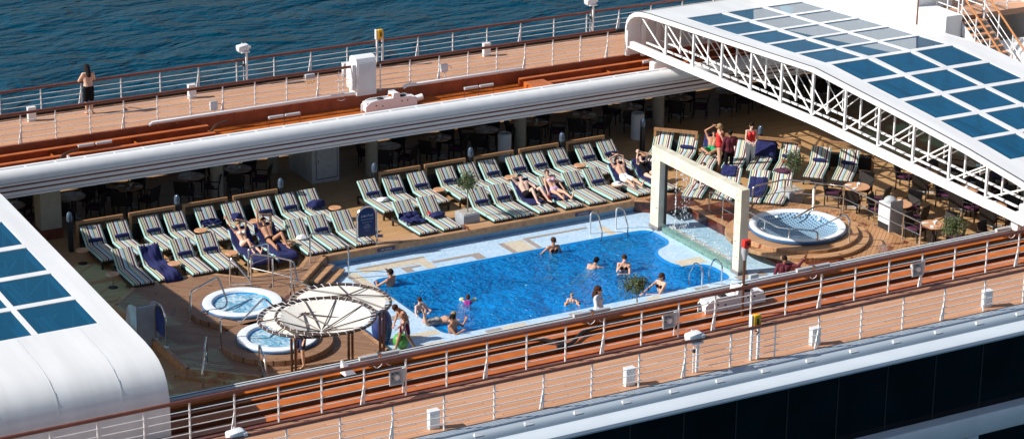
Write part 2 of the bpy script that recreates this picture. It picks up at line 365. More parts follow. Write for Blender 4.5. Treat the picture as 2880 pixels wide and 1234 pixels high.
ORD = ['first', 'second', 'third', 'fourth', 'fifth', 'sixth', 'seventh', 'eighth', 'ninth', 'tenth', 'eleventh', 'twelfth', 'thirteenth', 'fourteenth', 'fifteenth', 'sixteenth', 'seventeenth', 'eighteenth', 'nineteenth', 'twentieth']
def fill_plate(name, outer, holes, z, m, parent=None, rev=False):
    bm = bmesh.new(); ed = []
    for loop in [outer] + holes:
        vs = [bm.verts.new((x, y, z)) for x, y in loop]
        for i in range(len(vs)): ed.append(bm.edges.new((vs[i], vs[(i + 1) % len(vs)])))
    bmesh.ops.triangle_fill(bm, use_beauty=True, edges=ed)
    for f in bm.faces:
        if f.normal.z < 0: f.normal_flip()
    me = bpy.data.meshes.new(name); bm.to_mesh(me); bm.free(); me.materials.append(M[m])
    o = bpy.data.objects.new(name, me); COL.objects.link(o)
    if parent: o.parent = parent
    return o
def corner(pts, r, n=5):
    out = []; L = len(pts)
    for i in range(L):
        p = Vector(pts[i]); a = Vector(pts[i - 1]); c = Vector(pts[(i + 1) % L]); rr = r[i] if hasattr(r, '__len__') else r
        if rr == 0: out.append(tuple(p)); continue
        la = min(rr, (a - p).length * .48); lc = min(rr, (c - p).length * .48)
        s0 = p + (a - p).normalized() * la; s1 = p + (c - p).normalized() * lc
        for k in range(n + 1):
            t = k / n; q = s0 * (1 - t) ** 2 + p * 2 * t * (1 - t) + s1 * t * t; out.append((q.x, q.y))
    return out
def text(name, body, size, m, parent, loc, rot, ext=.002, align='CENTER'):
    cu = bpy.data.curves.new(name, 'FONT'); cu.body = body; cu.size = size; cu.extrude = ext; cu.align_x = align; cu.align_y = 'CENTER'
    t = bpy.data.objects.new(name, cu); COL.objects.link(t)
    dg = bpy.context.evaluated_depsgraph_get(); me = bpy.data.meshes.new_from_object(t.evaluated_get(dg)); bpy.data.objects.remove(t)
    me.materials.clear(); me.materials.append(M[m]); o = bpy.data.objects.new(name, me); COL.objects.link(o); o.parent = parent; o.location = loc; o.rotation_euler = rot; return o
rw = M['roofwhite'].node_tree; _n = [n for n in rw.nodes if n.type == 'TEX_NOISE'][0]; _t = [n for n in rw.nodes if n.type == 'TEX_COORD'][0]
_m = rw.nodes.new('ShaderNodeMapping'); _m.inputs['Scale'].default_value = (3.2, .35, .35); rw.links.new(_t.outputs['Object'], _m.inputs['Vector']); rw.links.new(_m.outputs[0], _n.inputs['Vector']); _n.inputs['Detail'].default_value = 9
XL, XR = -50, 62
ST = dict(kind='structure')
# ================================================================== SETTING
o = B(); o.v = [(-3000, -3000, -21), (3000, -3000, -21), (3000, 3000, -21), (-3000, 3000, -21)]; o.f = [(0, 1, 2, 3)]
tag(o.build('sea', 'sea', smooth=False), **ST)
for sgn, nm in ((1, 'promenade_deck'), (-1, 'promenade_deck')):
    y0, y1 = (12.15, 14.95) if sgn > 0 else (-14.32, -12.05)
    tag(B().box(XL, XR, y0, y1, 2.62, 2.9).build(nm, 'teak', smooth=False), **ST)
# lounge deck with a sunken pool surround
HX0, HX1, HY0, HY1 = -6.9, 7.82, -4.25, 4.15
outer = [(XL, -15), (XR, -15), (XR, 15), (XL, 15)]
hole = [(HX0, HY0), (HX1, HY0), (HX1, 3.0), (6.4, HY1), (-5.2, HY1), (HX0, 2.25)]
tag(fill_plate('lounge_deck', outer, [hole], .2, 'teak2'), **ST)
POOL = corner([(-4.49, 2.5), (5.0, 2.5), (5.93, 2.45), (5.93, .95), (4.83, .5), (4.80, -1.0), (5.85, -1.15), (5.85, -2.72), (-4.49, -2.72)], [.55, .3, .45, .5, .75, .75, .5, .5, .6])
tag(fill_plate('pool_surround', [(HX0 - .05, HY0 - .05), (HX1 + .05, HY0 - .05), (HX1 + .05, 3.1), (6.5, HY1 + .1), (-5.3, HY1 + .1), (HX0 - .05, 2.3)], [POOL], 0, 'surr'), **ST)
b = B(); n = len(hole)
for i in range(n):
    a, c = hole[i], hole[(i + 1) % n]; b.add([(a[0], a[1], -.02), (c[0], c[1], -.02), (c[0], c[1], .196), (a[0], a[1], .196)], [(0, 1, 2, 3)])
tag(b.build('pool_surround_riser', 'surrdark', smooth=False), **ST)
# pool
pool = tag(empty('swimming_pool', (.6, -.1, 0)), 'long blue swimming pool with a rounded tiled bay beside the stone arch', 'swimming pool')
def loc0(o, p): o.matrix_parent_inverse = Matrix.Translation(-Vector(p.location)); return o
def offs(poly, d):
    out = []; n = len(poly)
    cx = sum(p[0] for p in poly) / n
    for i in range(n):
        a, c = Vector(poly[i - 1]), Vector(poly[(i + 1) % n]); t = (c - a).normalized(); nn = Vector((t.y, -t.x)); out.append((poly[i][0] + nn.x * d, poly[i][1] + nn.y * d))
    return out
area = sum(POOL[i][0] * POOL[(i + 1) % len(POOL)][1] - POOL[(i + 1) % len(POOL)][0] * POOL[i][1] for i in range(len(POOL)))
inn = offs(POOL, .16 if area < 0 else -.16)
b = B(); n = len(POOL)
vs = [(x, y, .003) for x, y in POOL] + [(x, y, -.05) for x, y in inn] + [(x, y, -.42) for x, y in inn]
fs = []
for r in range(2):
    for i in range(n): fs.append((r * n + i, r * n + (i + 1) % n, (r + 1) * n + (i + 1) % n, (r + 1) * n + i))
b.add(vs, fs); loc0(b.build('rim', 'poolband', pool), pool)
b = B(); b.add([(x, y, -.42) for x, y in inn] + [(x, y, -1.0) for x, y in inn], [(i, (i + 1) % n, n + (i + 1) % n, n + i) for i in range(n)]); loc0(b.build('basin_wall', 'poolblue', pool), pool)
loc0(fill_plate('basin_floor', inn, [], -1.0, 'poolblue', pool), pool)
loc0(fill_plate('dark_step', [(3.9, 1.5), (5.1, 1.5), (5.1, 2.3), (3.9, 2.3)], [], -.14, 'black', pool), pool)
w = fill_plate('water', offs(POOL, .10 if area < 0 else -.10), [], -.035, 'water', pool); loc0(w, pool)
# mosaic bands laid on the surround
def sheets(name, rects, m, z):
    b = B()
    for x0, x1, y0, y1 in rects: b.add([(x0, y0, z), (x1, y0, z), (x1, y1, z), (x0, y1, z)], [(0, 1, 2, 3)])
    return tag(b.build(name, m, smooth=False), **ST)
sheets('sand_mosaic_band', [(-4.35, -2.0, 3.12, 3.5), (-2.35, -2.0, 2.55, 3.12), (-4.8, -4.5, .6, 3.3), (.95, 1.65, 2.52, 3.5), (4.45, 4.75, 2.55, 3.35), (-6.3, -4.55, -2.45, -2.1), (-6.2, -4.7, -3.3, -2.95), (4.95, 5.95, -1.05, -.55), (-2.7, -1.9, -3.1, -2.85), (2.4, 2.9, -3.1, -2.85)], 'sand', .004)
sheets('taupe_mosaic_band', [(-4.4, -1.95, 3.5, 3.62), (-3.1, -2.4, 2.85, 3.0), (-3.1, -2.8, 2.56, 2.85), (-1.95, -.2, 2.92, 3.08), (-.55, -.2, 2.56, 2.92), (.75, .95, 2.54, 3.5), (1.7, 4.15, 3.45, 3.58), (1.7, 1.88, 2.56, 3.45), (-4.95, -4.8, .6, 3.3), (-6.1, -4.75, -.85, -.55), (-3.3, -2.75, -3.05, -2.88), (-.4, .1, -3.05, -2.88), (5.9, 7.0, -2.95, -2.6), (4.2, 4.7, -3.0, -2.85)], 'taupe', .008)
# raised teak platforms and kerbs
LP = [(-12.66, 3.24), (-11.5, 4.5), (-9.15, 4.52), (-8.2, 3.56), (-6.41, 3.55), (-5.45, 4.68), (-5.15, 4.10), (-6.92, 2.22), (-6.92, -3.9), (-11.0, -3.9), (-12.66, -2.35)]
tag(fill_plate('teak_platform', LP, [], .424, 'teak3'), **ST)
b = B().prism(LP, -.03, .42); tag(b.build('teak_platform_side', 'teaktrim', smooth=False), **ST)
def trimline(name, pts, w, z, m, closed=False):
    b = B()
    for i in range(len(pts) - (0 if closed else 1)):
        a, c = Vector(pts[i]), Vector(pts[(i + 1) % len(pts)]); t = (c - a).normalized() ; q = Vector((-t.y, t.x)) * w
        b.add([(a.x, a.y, z), (c.x, c.y, z), (c.x + q.x, c.y + q.y, z), (a.x + q.x, a.y + q.y, z)], [(0, 1, 2, 3)])
    return tag(b.build(name, m, smooth=False), **ST)
trimline('platform_trim', LP[::-1], .14, .429, 'teaktrim', True)
tag(B().prism([(-13.0, -2.3), (-12.66, -2.35), (-11.0, -3.9), (-6.6, -3.9), (-6.6, -4.25), (-11.1, -4.25)], .0, .3).build('platform_step', 'teaktrim', smooth=False), **ST)
tag(B().prism([(-5.4, 4.70), (6.44, 4.70), (6.4, 4.10), (-5.12, 4.10)], .2, .418).build('pool_kerb', 'kerb', smooth=False), **ST)
b = B().box(-5.1, 6.38, 4.075, 4.098, .20, .40); tag(b.build('kerb_face', 'teaktrim', smooth=False), **ST)
RP = [(6.44, 4.72), (6.4, 4.12), (7.79, 3.0), (7.79, -4.2), (12.1, -4.2), (12.1, -.14), (10.78, 1.48), (9.6, 1.7), (8.54, 3.08), (7.23, 4.72)]
tag(fill_plate('teak_platform', RP, [], .424, 'teak4'), **ST)
tag(B().prism([(x - (.0 if x > 7.9 else .0), y) for x, y in RP], -.03, .42).build('teak_platform_side', 'redwood', smooth=False), **ST)
trimline('platform_trim', RP[::-1], .15, .43, 'teaktrim', True)
sheets('wet_teak_patch', [(7.95, 9.3, -4.1, 2.6), (6.75, 8.2, 2.7, 4.0)], 'redwood', .434)
# steps between platform and pool surround
st = tag(empty('pool_steps', (-5.6, 3.1, 0)), 'two wet teak steps going down from the corner of the platform to the pool surround', 'steps', )
d = Vector((1, -1)).normalized(); t = Vector((1, 1)).normalized()
for k, (z, q) in enumerate(((.28, .02), (.14, .34))):
    a = Vector((-6.45, 2.72)) + d * q; c = Vector((-5.35, 3.82)) + d * q
    if k: a = a + t * .1; c = c + t * .1
    loc0(B().prism([tuple(a), tuple(c), tuple(c + d * .3), tuple(a + d * .3)], z - .06, z).build('tread', 'kerb', st, smooth=False), st)
for q in (.25, 1.3):
    a = Vector((-6.45, 2.72)) + t * q + d * .3
    loc0(B().box(a.x - .02, a.x + .02, a.y - .02, a.y + .02, 0, .22).build('leg', 'steel', st), st)

# ------------------------------------------------------------------ far side upper structure
tag(B().box(XL, XR, 14.95, 15.3, 2.5, 3.02).build('deck_gutter', 'dark', smooth=False), **ST)
def steelwork(y0, sg, zf):
    # orange roof-track trough: floor, coaming, stiffeners
    b = B()
    ya, yb = sorted((9.85 * sg if sg > 0 else -9.42, 12.12 * sg if sg > 0 else -12.03))
    b.box(XL, XR, ya, yb, zf - .1, zf)
    return b
b = steelwork(0, 1, 2.5); tag(b.build('roof_track_floor', 'orange', smooth=False), **ST)
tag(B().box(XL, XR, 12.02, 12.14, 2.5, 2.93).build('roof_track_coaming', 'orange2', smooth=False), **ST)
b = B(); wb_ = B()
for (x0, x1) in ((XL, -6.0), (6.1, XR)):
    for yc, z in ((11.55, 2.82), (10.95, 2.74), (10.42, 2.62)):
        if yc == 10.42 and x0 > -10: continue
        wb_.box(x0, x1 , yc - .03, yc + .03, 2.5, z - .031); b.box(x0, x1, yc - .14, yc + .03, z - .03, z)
    for k in range(int((x1 - x0) / 2.9)):
        x = x0 + .7 + 2.9 * k
        if x < -20 or x > 20: continue
        for yc in (11.25, 10.68): b.box(x, x + .04, yc - .27, yc + .27, 2.5, 2.68)
b.box(6.1, 6.9, 10.3, 11.2, 2.5, 2.78); tag(wb_.build('roof_track_webs', 'orange2', smooth=False), **ST)  # webs take a darker colour than the flanges: shade put into paint
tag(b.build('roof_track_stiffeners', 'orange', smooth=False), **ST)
b = B()
prof = [(9.9, 2.86), (9.9, 2.96), (9.62, 2.965)]
for i in range(9):
    t = pi / 2 * i / 8; prof.append((9.62 - .33 * sin(t), 2.965 - .36 + .36 * cos(t)))
prof += [(9.29, 2.2), (9.29, 2.12), (9.9, 2.12)]
b.extr(prof, XL, XR); tag(b.build('deck_edge_fascia', 'white', autos=25), **ST)
b = B()
for z in (2.62,): b.box(XL, XR, 9.275, 9.285, z - .01, z)
for z in (2.50, 2.34): b.box(XL, XR, 9.275, 9.285, z - .026, z + .026)
b.box(XL, XR, 9.275, 9.285, 2.19, 2.20)
tag(b.build('fascia_grooves', 'rail', smooth=False), **ST)
b = B()
for k in range(40):
    x = -20 + 1.0 * k; b.box(x, x + .93, 9.66, 9.76, 2.967, 2.971)
tag(b.build('fascia_grating', 'grey', smooth=False), **ST)
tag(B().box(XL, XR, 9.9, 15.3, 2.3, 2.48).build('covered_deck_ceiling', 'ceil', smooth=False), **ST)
# window wall behind the covered deck
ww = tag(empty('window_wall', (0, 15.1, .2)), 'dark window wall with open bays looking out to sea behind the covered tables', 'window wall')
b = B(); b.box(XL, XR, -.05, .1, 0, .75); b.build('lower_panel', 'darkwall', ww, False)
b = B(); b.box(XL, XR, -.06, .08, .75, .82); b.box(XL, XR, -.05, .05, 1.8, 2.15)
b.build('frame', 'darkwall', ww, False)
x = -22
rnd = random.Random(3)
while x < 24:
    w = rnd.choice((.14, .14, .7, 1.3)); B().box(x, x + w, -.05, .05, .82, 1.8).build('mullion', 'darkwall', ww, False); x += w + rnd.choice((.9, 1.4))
# ------------------------------------------------------------------ near side upper structure
b = steelwork(0, -1, 2.32); tag(b.build('roof_track_floor', 'orange', smooth=False), **ST)
b = B(); wb_ = B()
for yc, z, w in ((-11.40, 2.80, .34), (-10.72, 2.82, .34), (-10.10, 2.80, .26)):
    wb_.box(XL, XR, yc - .02 - w / 2, yc - w / 2 + .04, 2.32, z - .036); b.box(XL, XR, yc - w / 2 - .02, yc + w / 2, z - .035, z)
b.box(XL, XR, -9.75, -9.6, 2.32, 2.80); tag(wb_.build('roof_track_webs', 'orange2', smooth=False), **ST)  # near webs likewise coloured darker to paint in their shaded faces
tag(b.build('roof_track_stiffeners', 'orange', smooth=False), **ST)
tag(B().box(XL, XR, -12.06, -11.94, 2.5, 2.93).build('roof_track_coaming', 'rail', smooth=False), **ST)
b = B(); b.tube([(-5.6, -10.95, 2.88), (-5.1, -10.95, 2.88), (-4.6, -10.5, 2.95), (-3.8, -10.42, 2.98), (14, -10.42, 2.98)], .05, 8, smooth=.3); b.tube([(-20, -10.42, 2.98), (-5.9, -10.42, 2.98), (-5.3, -10.9, 2.9)], .05, 8, smooth=.3)
tag(b.build('cable_pipe', 'black'), 'long black cable pipe running along the near orange roof track', 'pipe')
b = B(); b.extr([(-9.42, 2.1), (-9.27, 2.1), (-9.27, 2.88), (-9.29, 2.91), (-9.42, 2.91)], XL, XR); tag(b.build('deck_edge_fascia', 'white2'), **ST)
b = B(); b.box(XL, XR, -9.40, -9.36, 2.912, 2.922); b.box(XL, XR, -9.5, -9.425, 2.5, 2.9)
tag(b.build('fascia_groove', 'dark', smooth=False), **ST)
b = B(); b.tube([(XL, -9.5, 2.9), (XR, -9.5, 2.9)], .05, 10); tag(b.build('fascia_pipe', 'lgrey'), **ST)
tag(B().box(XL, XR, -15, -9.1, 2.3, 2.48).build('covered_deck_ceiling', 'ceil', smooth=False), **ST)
b = B(); b.extr([(-14.32, 2.5), (-14.32, 2.885), (-14.66, 2.875), (-14.80, 2.85), (-14.87, 2.80), (-14.91, 2.70), (-14.91, 2.5)], XL, XR); tag(b.build('hull_shelf', 'shelfgrey', autos=60), **ST)
b = B(); b.extr([(-14.915, 2.5), (-14.915, 2.69), (-15.12, 2.70), (-15.38, 2.68), (-15.45, 2.65), (-15.48, 2.58), (-15.46, 2.53), (-15.2, 2.50)], XL, XR); tag(b.build('hull_eave', 'eavegrey', autos=20), **ST)
hull = tag(empty('ship_hull', (0, 0, -8)), 'white ship side with a long band of black glass below the near promenade', 'ship')
b = B(); b.box(XL, XR, -15.26, -15.2, .52, 2.46); o = b.build('window_band', 'glassdark', hull, False); loc0(o, hull)
b = B()
for k in range(26): loc0(B().box(-19 + 1.62 * k, -18.96 + 1.62 * k, -15.275, -15.262, .54, 2.45).build('mullion', 'darkwall', hull, False), hull)
b = B(); b.extr([(-15.2, -.1), (-15.2, .52), (-15.6, .50), (-15.64, .44), (-15.64, -.02), (-15.6, -.1)], XL, XR); loc0(b.build('ledge', 'white2', hull), hull)
b = B(); b.box(XL, XR, -15.3, -15.15, -2.6, -.11); b.build; loc0(b.build('lower_wall', 'glassdark', hull, False), hull)
b = B(); b.box(XL, XR, -15.6, 15.3, -21.5, -2.6); loc0(b.build('side_plating', 'white2', hull, False), hull)
b = B()
for k in range(7): loc0(B().box(-6 + 3.6 * k, -5.6 + 3.6 * k, -15.5, -15.302, -2.6, -.12).build('frame_post', 'white2', hull, False), hull)
# small wedge brackets along the hull shelf
for k in range(18):
    x = -13 + 1.42 * k
    br = B().add([(-.09, 0, 0), (.16, 0, 0), (.16, .12, 0), (-.09, .12, 0), (-.05, .06, .07), (.02, .06, .07)], [(0, 1, 5, 4), (1, 2, 5), (2, 3, 4, 5), (3, 0, 4), (0, 3, 2, 1)])
    if k == 0:
        wb = br.build('shelf_bracket', 'white', smooth=False, loc=(x, -14.86, 2.83)); tag(wb, 'small white wedge bracket on the white hull shelf', 'bracket', 'wedge brackets along the hull shelf'); 
    else:
        c = wb.copy(); COL.objects.link(c); c.location = (x, -14.86, 2.83)

# ------------------------------------------------------------------ railings
def railing(label, y, xs, z0, ztop, nw, braces, raildown=0, m='rail', pr=.024, post0=None, rr=.05, gap=None, x0=XL, x1=XR):
    r = tag(empty('railing', (0, y, z0)), label, 'railing')
    segs = gap if gap else [(x0, x1)]
    for a, c in segs: B().tube([(a, 0, ztop - z0), (c, 0, ztop - z0)], rr, 10).build('handrail', m, r)
    h = ztop - z0 - rr
    for k in range(nw):
        zz = h * (k + 1) / (nw + 1) if nw != 3 else h * (k * .25 + .25)
        for a, c in segs: B().tube([(a, 0, zz), (c, 0, zz)], .012, 6).build('wire_rod', 'white', r)
    p = B().tube([(0, 0, 0), (0, 0, h)], pr, 6); first = None
    pb = B().tube([(0, 0, 0), (0, 0, h)], pr, 6)
    pb.add([(-.02, -.02, .5), (-.02, .02, .5), (-.11, -.02, 0), (-.11, .02, 0), (-.07, -.02, 0), (-.07, .02, 0), (-.02, .02, .38), (-.02, -.02, .38)], [(0, 2, 3, 1), (2, 4, 5, 3), (4, 7, 6, 5), (0, 7, 4, 2), (1, 3, 5, 6)])
    pm = p.build('post', 'white', r); bm_ = pb.build('post', 'white', r, smooth=False)
    n1 = n2 = 0
    for i, x in enumerate(xs):
        if i % 3 == braces:
            o = bm_ if n1 == 0 else bm_.copy()
            if n1: COL.objects.link(o)
            n1 += 1
        else:
            o = pm if n2 == 0 else pm.copy()
            if n2: COL.objects.link(o)
            n2 += 1
        o.location = (x, 0, 0)
    return r
fx = [-.45 + 1.443 * k for k in range(-13, 14)]
railing('long sea side railing of the far promenade with dark varnished handrail', 15.12, fx, 3.02, 3.80, 3, 1)
fi = [-.4 + 1.19 * k for k in range(-15, -0)] + [.82 + 1.17 * k for k in range(0, 16)]
railing('inner railing of the far promenade above the orange roof track', 12.12, fi, 2.9, 3.95, 4, 2, gap=[(XL, -.2), (.7, 10.5)])
nx = [-9.37 + 1.405 * k for k in range(-7, 14)]
railing('outermost railing of the near promenade above the white hull shelf', -14.27, nx, 2.89, 3.86, 4, 2)
ni = [-10.65 + 1.168 * k for k in range(-8, 24)]
railing('inner railing of the near promenade beside the orange gutter and pool', -12.0, ni, 2.92, 3.97, 4, 1)
# ================================================================== SLIDING ROOFS
PRO = [(11.95, 2.98), (11.95, 4.05), (11.87, 4.32), (11.68, 4.55), (11.38, 4.72), (11.0, 4.82), (10.5, 4.88), (.4, 5.45), (-10.1, 4.88), (-10.6, 4.82), (-10.98, 4.72), (-11.28, 4.55), (-11.47, 4.32), (-11.6, 3.9), (-11.62, 2.98)]
PROL = list(PRO)
PRO[8:] = [(-4.6, 5.15), (-7.5, 4.93), (-10.0, 4.66), (-10.55, 4.56), (-10.98, 4.43), (-11.28, 4.24), (-11.47, 3.98), (-11.6, 3.7), (-11.62, 2.98)]
def proz(y):
    for i in range(len(PRO) - 1):
        if PRO[i][0] >= y >= PRO[i + 1][0] and PRO[i][0] != PRO[i + 1][0]:
            t = (PRO[i][0] - y) / (PRO[i][0] - PRO[i + 1][0]); return PRO[i][1] + t * (PRO[i + 1][1] - PRO[i][1])
    return 2.98
def band(b, x0, x1, pts, th):
    n = len(pts); vs = []
    nrm = []
    for i in range(n):
        a, c = Vector(pts[max(i - 1, 0)]), Vector(pts[min(i + 1, n - 1)]); t = (c - a).normalized(); nrm.append(Vector((-t.y, t.x)) if False else Vector((t.y, -t.x)))
    for x in (x0, x1):
        for k in (0, 1):
            for p, q in zip(pts, nrm): vs.append((x, p[0] + q.x * th * k, p[1] + q.y * th * k))
    A, I, A2, I2 = 0, n, 2 * n, 3 * n; fs = []
    for i in range(n - 1): fs += [(A + i, A + i + 1, A2 + i + 1, A2 + i), (I + i + 1, I + i, I2 + i, I2 + i + 1), (A + i + 1, A + i, I + i, I + i + 1), (A2 + i, A2 + i + 1, I2 + i + 1, I2 + i)]
    fs += [(A, A2, I2, I), (A + n - 1, I + n - 1, I2 + n - 1, A2 + n - 1)]
    b.add(vs, fs)
# normals of the profile point outward when walking from far to near: flip the sign so thickness goes inward
def seg(ya, yb):
    pts = [(ya, proz(ya))] + [p for p in PRO if yb < p[0] < ya] + [(yb, proz(yb))]; return pts
rowsN = [(-8.62, -7.05), (-6.83, -5.26), (-5.02, -3.40), (-3.14, -1.45), (-1.19, .50)]
rowsF = [(7.64, 9.15), (5.93, 7.42), (4.23, 5.71), (2.53, 4.01), (.80, 2.31)]
def roof(label, xa, xb, cols, trussx, sg):
    if sg < 0: PRO[:] = PROL
    r = tag(empty('sliding_roof', (xa, .2, 2.95)), label, 'sliding roof')
    L = lambda o: loc0(o, r)
    b = B(); xs = [xa] + [v for c in cols for v in c] + [xb]
    for i in range(0, len(xs), 2): band(b, xs[i], xs[i + 1], PRO, -.07)
    rows = sorted(rowsN + rowsF)
    for c in cols:
        y = None; edges = [-99] + [v for q in rows for v in q] + [99]
        for i in range(0, len(edges), 2):
            lo, hi = edges[i], edges[i + 1]
            if lo == -99: pts = seg(hi, -11.6) + [PRO[-1]]
            elif hi == 99: pts = [PRO[0], PRO[1]] + seg(11.9, lo)[1:]
            else: pts = seg(hi, lo)
            band(b, c[0] - .004, c[1] + .004, pts, -.065)
    L(b.build('shell', 'roofwhite', r, autos=30))
    for q in ((-18.0, -19.6, -21.1, -22.8) if sg < 0 else (12.4, 14.2, 15.9)):
        b = B(); band(b, q - .006, q + .006, [(y * 1.0015, z + .003) for y, z in seg(-8.75, -11.55)], -.006); L(b.build('panel_seam', 'lgrey', r, False))
    for c in cols:
        for lo, hi in rows:
            p = B(); p.add([(c[0], lo, proz(lo) - .025), (c[1], lo, proz(lo) - .025), (c[1], hi, proz(hi) - .025), (c[0], hi, proz(hi) - .025)], [(0, 1, 2, 3)])
            L(p.build('pane', 'glassblue', r, False))
    for x in [c[1] + .1 for c in cols[:-1]] + [cols[-1][1] + .5]:
        b = B(); band(b, x - .05, x + .05, [(y, z - .095) for y, z in PRO[5:-5]], -.32); band(b, x - .16, x + .16, [(y, z - .42) for y, z in PRO[5:-5]], -.03); L(b.build('rib', 'white', r, False))
    for y in (-6.8, -3.15, 3.9, 7.5):
        b = B(); b.box(xa + .3, xb - .3, y - .05, y + .05, proz(y) - .40, proz(y) - .1); L(b.build('purlin', 'white', r, False))
    if sg > 0:
        b = B(); band(b, xa - .06, xa - .02, [(y * 1.002, z + .012) for y, z in PRO[2:-2]], -.02); L(b.build('edge_seal', 'darkwall', r, False))
    # gable trusses
    for j, x in enumerate(trussx):
        PD = [(y * .993, z - .08) for y, z in PRO]; b = B(); band(b, x - .10, x + (.027 if j == 0 else .06), PRO if (j == 0 and sg > 0) else PD, -.17 if j == 0 else -.12)
        if j == 0 and sg > 0: band(b, x - .15, x - .101, PD[1:-1], -.05)
        L(b.build('arch_rib', 'white', r, autos=30))
        bot = lambda y: 3.58 + .2 * (1 - abs(y - .2) / 11)
        b = B(); ys = [11.6 - 1.16 * k for k in range(21)]
        pts = [(y, bot(y)) for y in ys if y > -11.5]; band(b, x - (.10 if j == 0 else .03), x + (.06 if j == 0 else .03), pts if j == 0 else [(y, z - .1) for y, z in pts], -.16 if j == 0 else -.06)
        if j == 0: band(b, x - .20, x + .10, [(y, z - .161) for y, z in pts], -.04)
        L(b.build('bottom_chord', 'white', r, False))
        YV = [9.35 - 1.78 * k for k in range(12)]
        b = B()
        for i, y in enumerate(YV):
            if y < -11: continue
            b.box(x - (.036, .026, .02)[j], x + (.036, .026, .02)[j], y - (.036, .026, .02)[j], y + (.036, .026, .02)[j], bot(y) - .02, proz(y) - .12)
        L(tag(b.build('web_posts', 'white', r, False), kind='stuff'))
        b = B()
        for i in range(len(YV) - 1):
            a, c = YV[i], YV[i + 1]
            if (a + c) / 2 > 0: p, q = (x, a, proz(a) - .15), (x, c, bot(c) + .02)
            else: p, q = (x, a, bot(a) + .02), (x, c, proz(c) - .15)
            b.tube([p, q], .027 - .004 * j, 6)
        p, q = (x, 11.0, 4.62), (x, YV[0], bot(9.3)); b.tube([p, q], .027 - .004 * j, 6)
        p, q = (x, YV[-1], bot(YV[-1])), (x, -10.75, 4.6); b.tube([p, q], .027 - .004 * j, 6)
        L(tag(b.build('web_diagonals', 'white', r), kind='stuff'))
    return r
roof('raised white sliding roof with blue glass panes and an open lattice gable', 10.95, 17.75, [(11.62, 13.17), (13.40, 14.95), (15.14, 16.74)], (10.92, 11.55, 12.18), 1)
roof('second sliding roof with blue glass panes and a smooth curved white shoulder in the corner', -26, -16.83, [(-24.2, -22.65), (-22.45, -20.9), (-20.72, -19.16), (-19.02, -17.46)], (-17.4,), -1)
def carriage(loc, rz, lab):
    r = tag(empty('roof_carriage', loc, rz), lab, 'machine')
    B().rbox((0, 0, .28), (.75, .34, .56), .05).build('casing', 'white', r)
    b = B()
    for x in (-.25, .22): b.tube([(x, -.19, .12), (x, -.165, .12)], .05, 10)
    b.build('wheel_cap', 'grey', r); B().tube([(-.05, 0, .5), (-.05, 0, .78)], .13, 14).build('bearing', 'white', r)
    B().tube([(.35, .05, .35), (.62, .05, .35)], .11, 12).build('motor', 'white', r)
carriage((11.42, 10.45, 2.5), 0, 'white roof carriage under the lattice gable beside the far orange track')
carriage((11.35, -9.75, 2.98), 0, 'white roof carriage at the near foot of the lattice gable')
# ================================================================== DECKHOUSE AND STAIR
dh = tag(empty('deckhouse', (19, 8, 2.9)), 'plain white deckhouse wall rising behind the right glass roof', 'deckhouse')
b = B().box(18.25, 19.8, 4.35, 14.5, 2.5, 6.55); loc0(b.build('wall', 'bench', dh, False), dh)
b = B().box(18.25, 18.95, 2.75, 4.345, 2.5, 5.72); loc0(b.build('side_wall', 'white', dh, False), dh)
b = B().box(18.22, 18.248, 4.30, 4.36, 4.6, 6.5); loc0(b.build('edge_strip', 'rail', dh, False), dh)
b = B().box(22.4, 23.2, -2, 14, 2.5, 6.8); loc0(b.build('back_wall', 'bench', dh, False), dh)
b = B().box(20.05, 22.4, -2, 2.6, 2.5, 4.6); loc0(b.build('stair_wall', 'white', dh, False), dh)
tag(B().box(18.96, 22.4, 2.9, 14, 5.4, 5.6).build('upper_deck', 'teak', smooth=False), **ST)
tag(B().box(17.9, 22.4, -11, 2.85, 2.4, 2.9).build('promenade_deck', 'white2', smooth=False), **ST)
sc = tag(empty('staircase', (19.5, 2.8, 2.9)), 'steep outside stair with teak treads beyond the right glass roof', 'stairs')
for k in range(13):
    z = 5.45 - .17 * k; y = 2.85 - .25 * k
    loc0(B().box(19.02, 19.98, y - .26, y, z - .04, z).build('tread', 'tabletop', sc, False), sc)
b = B()
for k in range(13):
    z = 5.45 - .17 * k; y = 2.85 - .25 * k; b.box(19.03, 19.97, y - .02, y, z - .17, z - .045)
loc0(b.build('risers', 'grey', sc, False), sc)
for x in (18.98, 20.0):
    b = B(); b.add([(x, 2.95, 5.55), (x, 2.95, 5.1), (x, -.6, 2.95), (x, -.6, 3.2), (x + .04, 2.95, 5.55), (x + .04, 2.95, 5.1), (x + .04, -.6, 2.95), (x + .04, -.6, 3.2)], [(0, 1, 2, 3), (7, 6, 5, 4), (0, 3, 7, 4), (1, 5, 6, 2)]); loc0(b.build('stringer', 'white', sc, False), sc)
    loc0(B().tube([(x, 4.0, 6.5), (x, 2.9, 6.45), (x, -.5, 4.1)], .035, 8).build('handrail', 'railo', sc), sc)
    b = B(); b.tube([(x, 2.9, 6.05), (x, -.5, 3.7)], .015, 6); b.tube([(x, 2.9, 5.8), (x, -.5, 3.45)], .015, 6)
    for k in range(5): b.tube([(x, 2.8 - .8 * k, 5.5 - .55 * k), (x, 2.8 - .8 * k, 6.4 - .55 * k)], .025, 6)
    loc0(b.build('balusters', 'white', sc), sc)
ur = tag(empty('railing', (19.5, 3, 5.6)), 'white tube railing round the upper teak deck at the stair head', 'railing')
b = B()
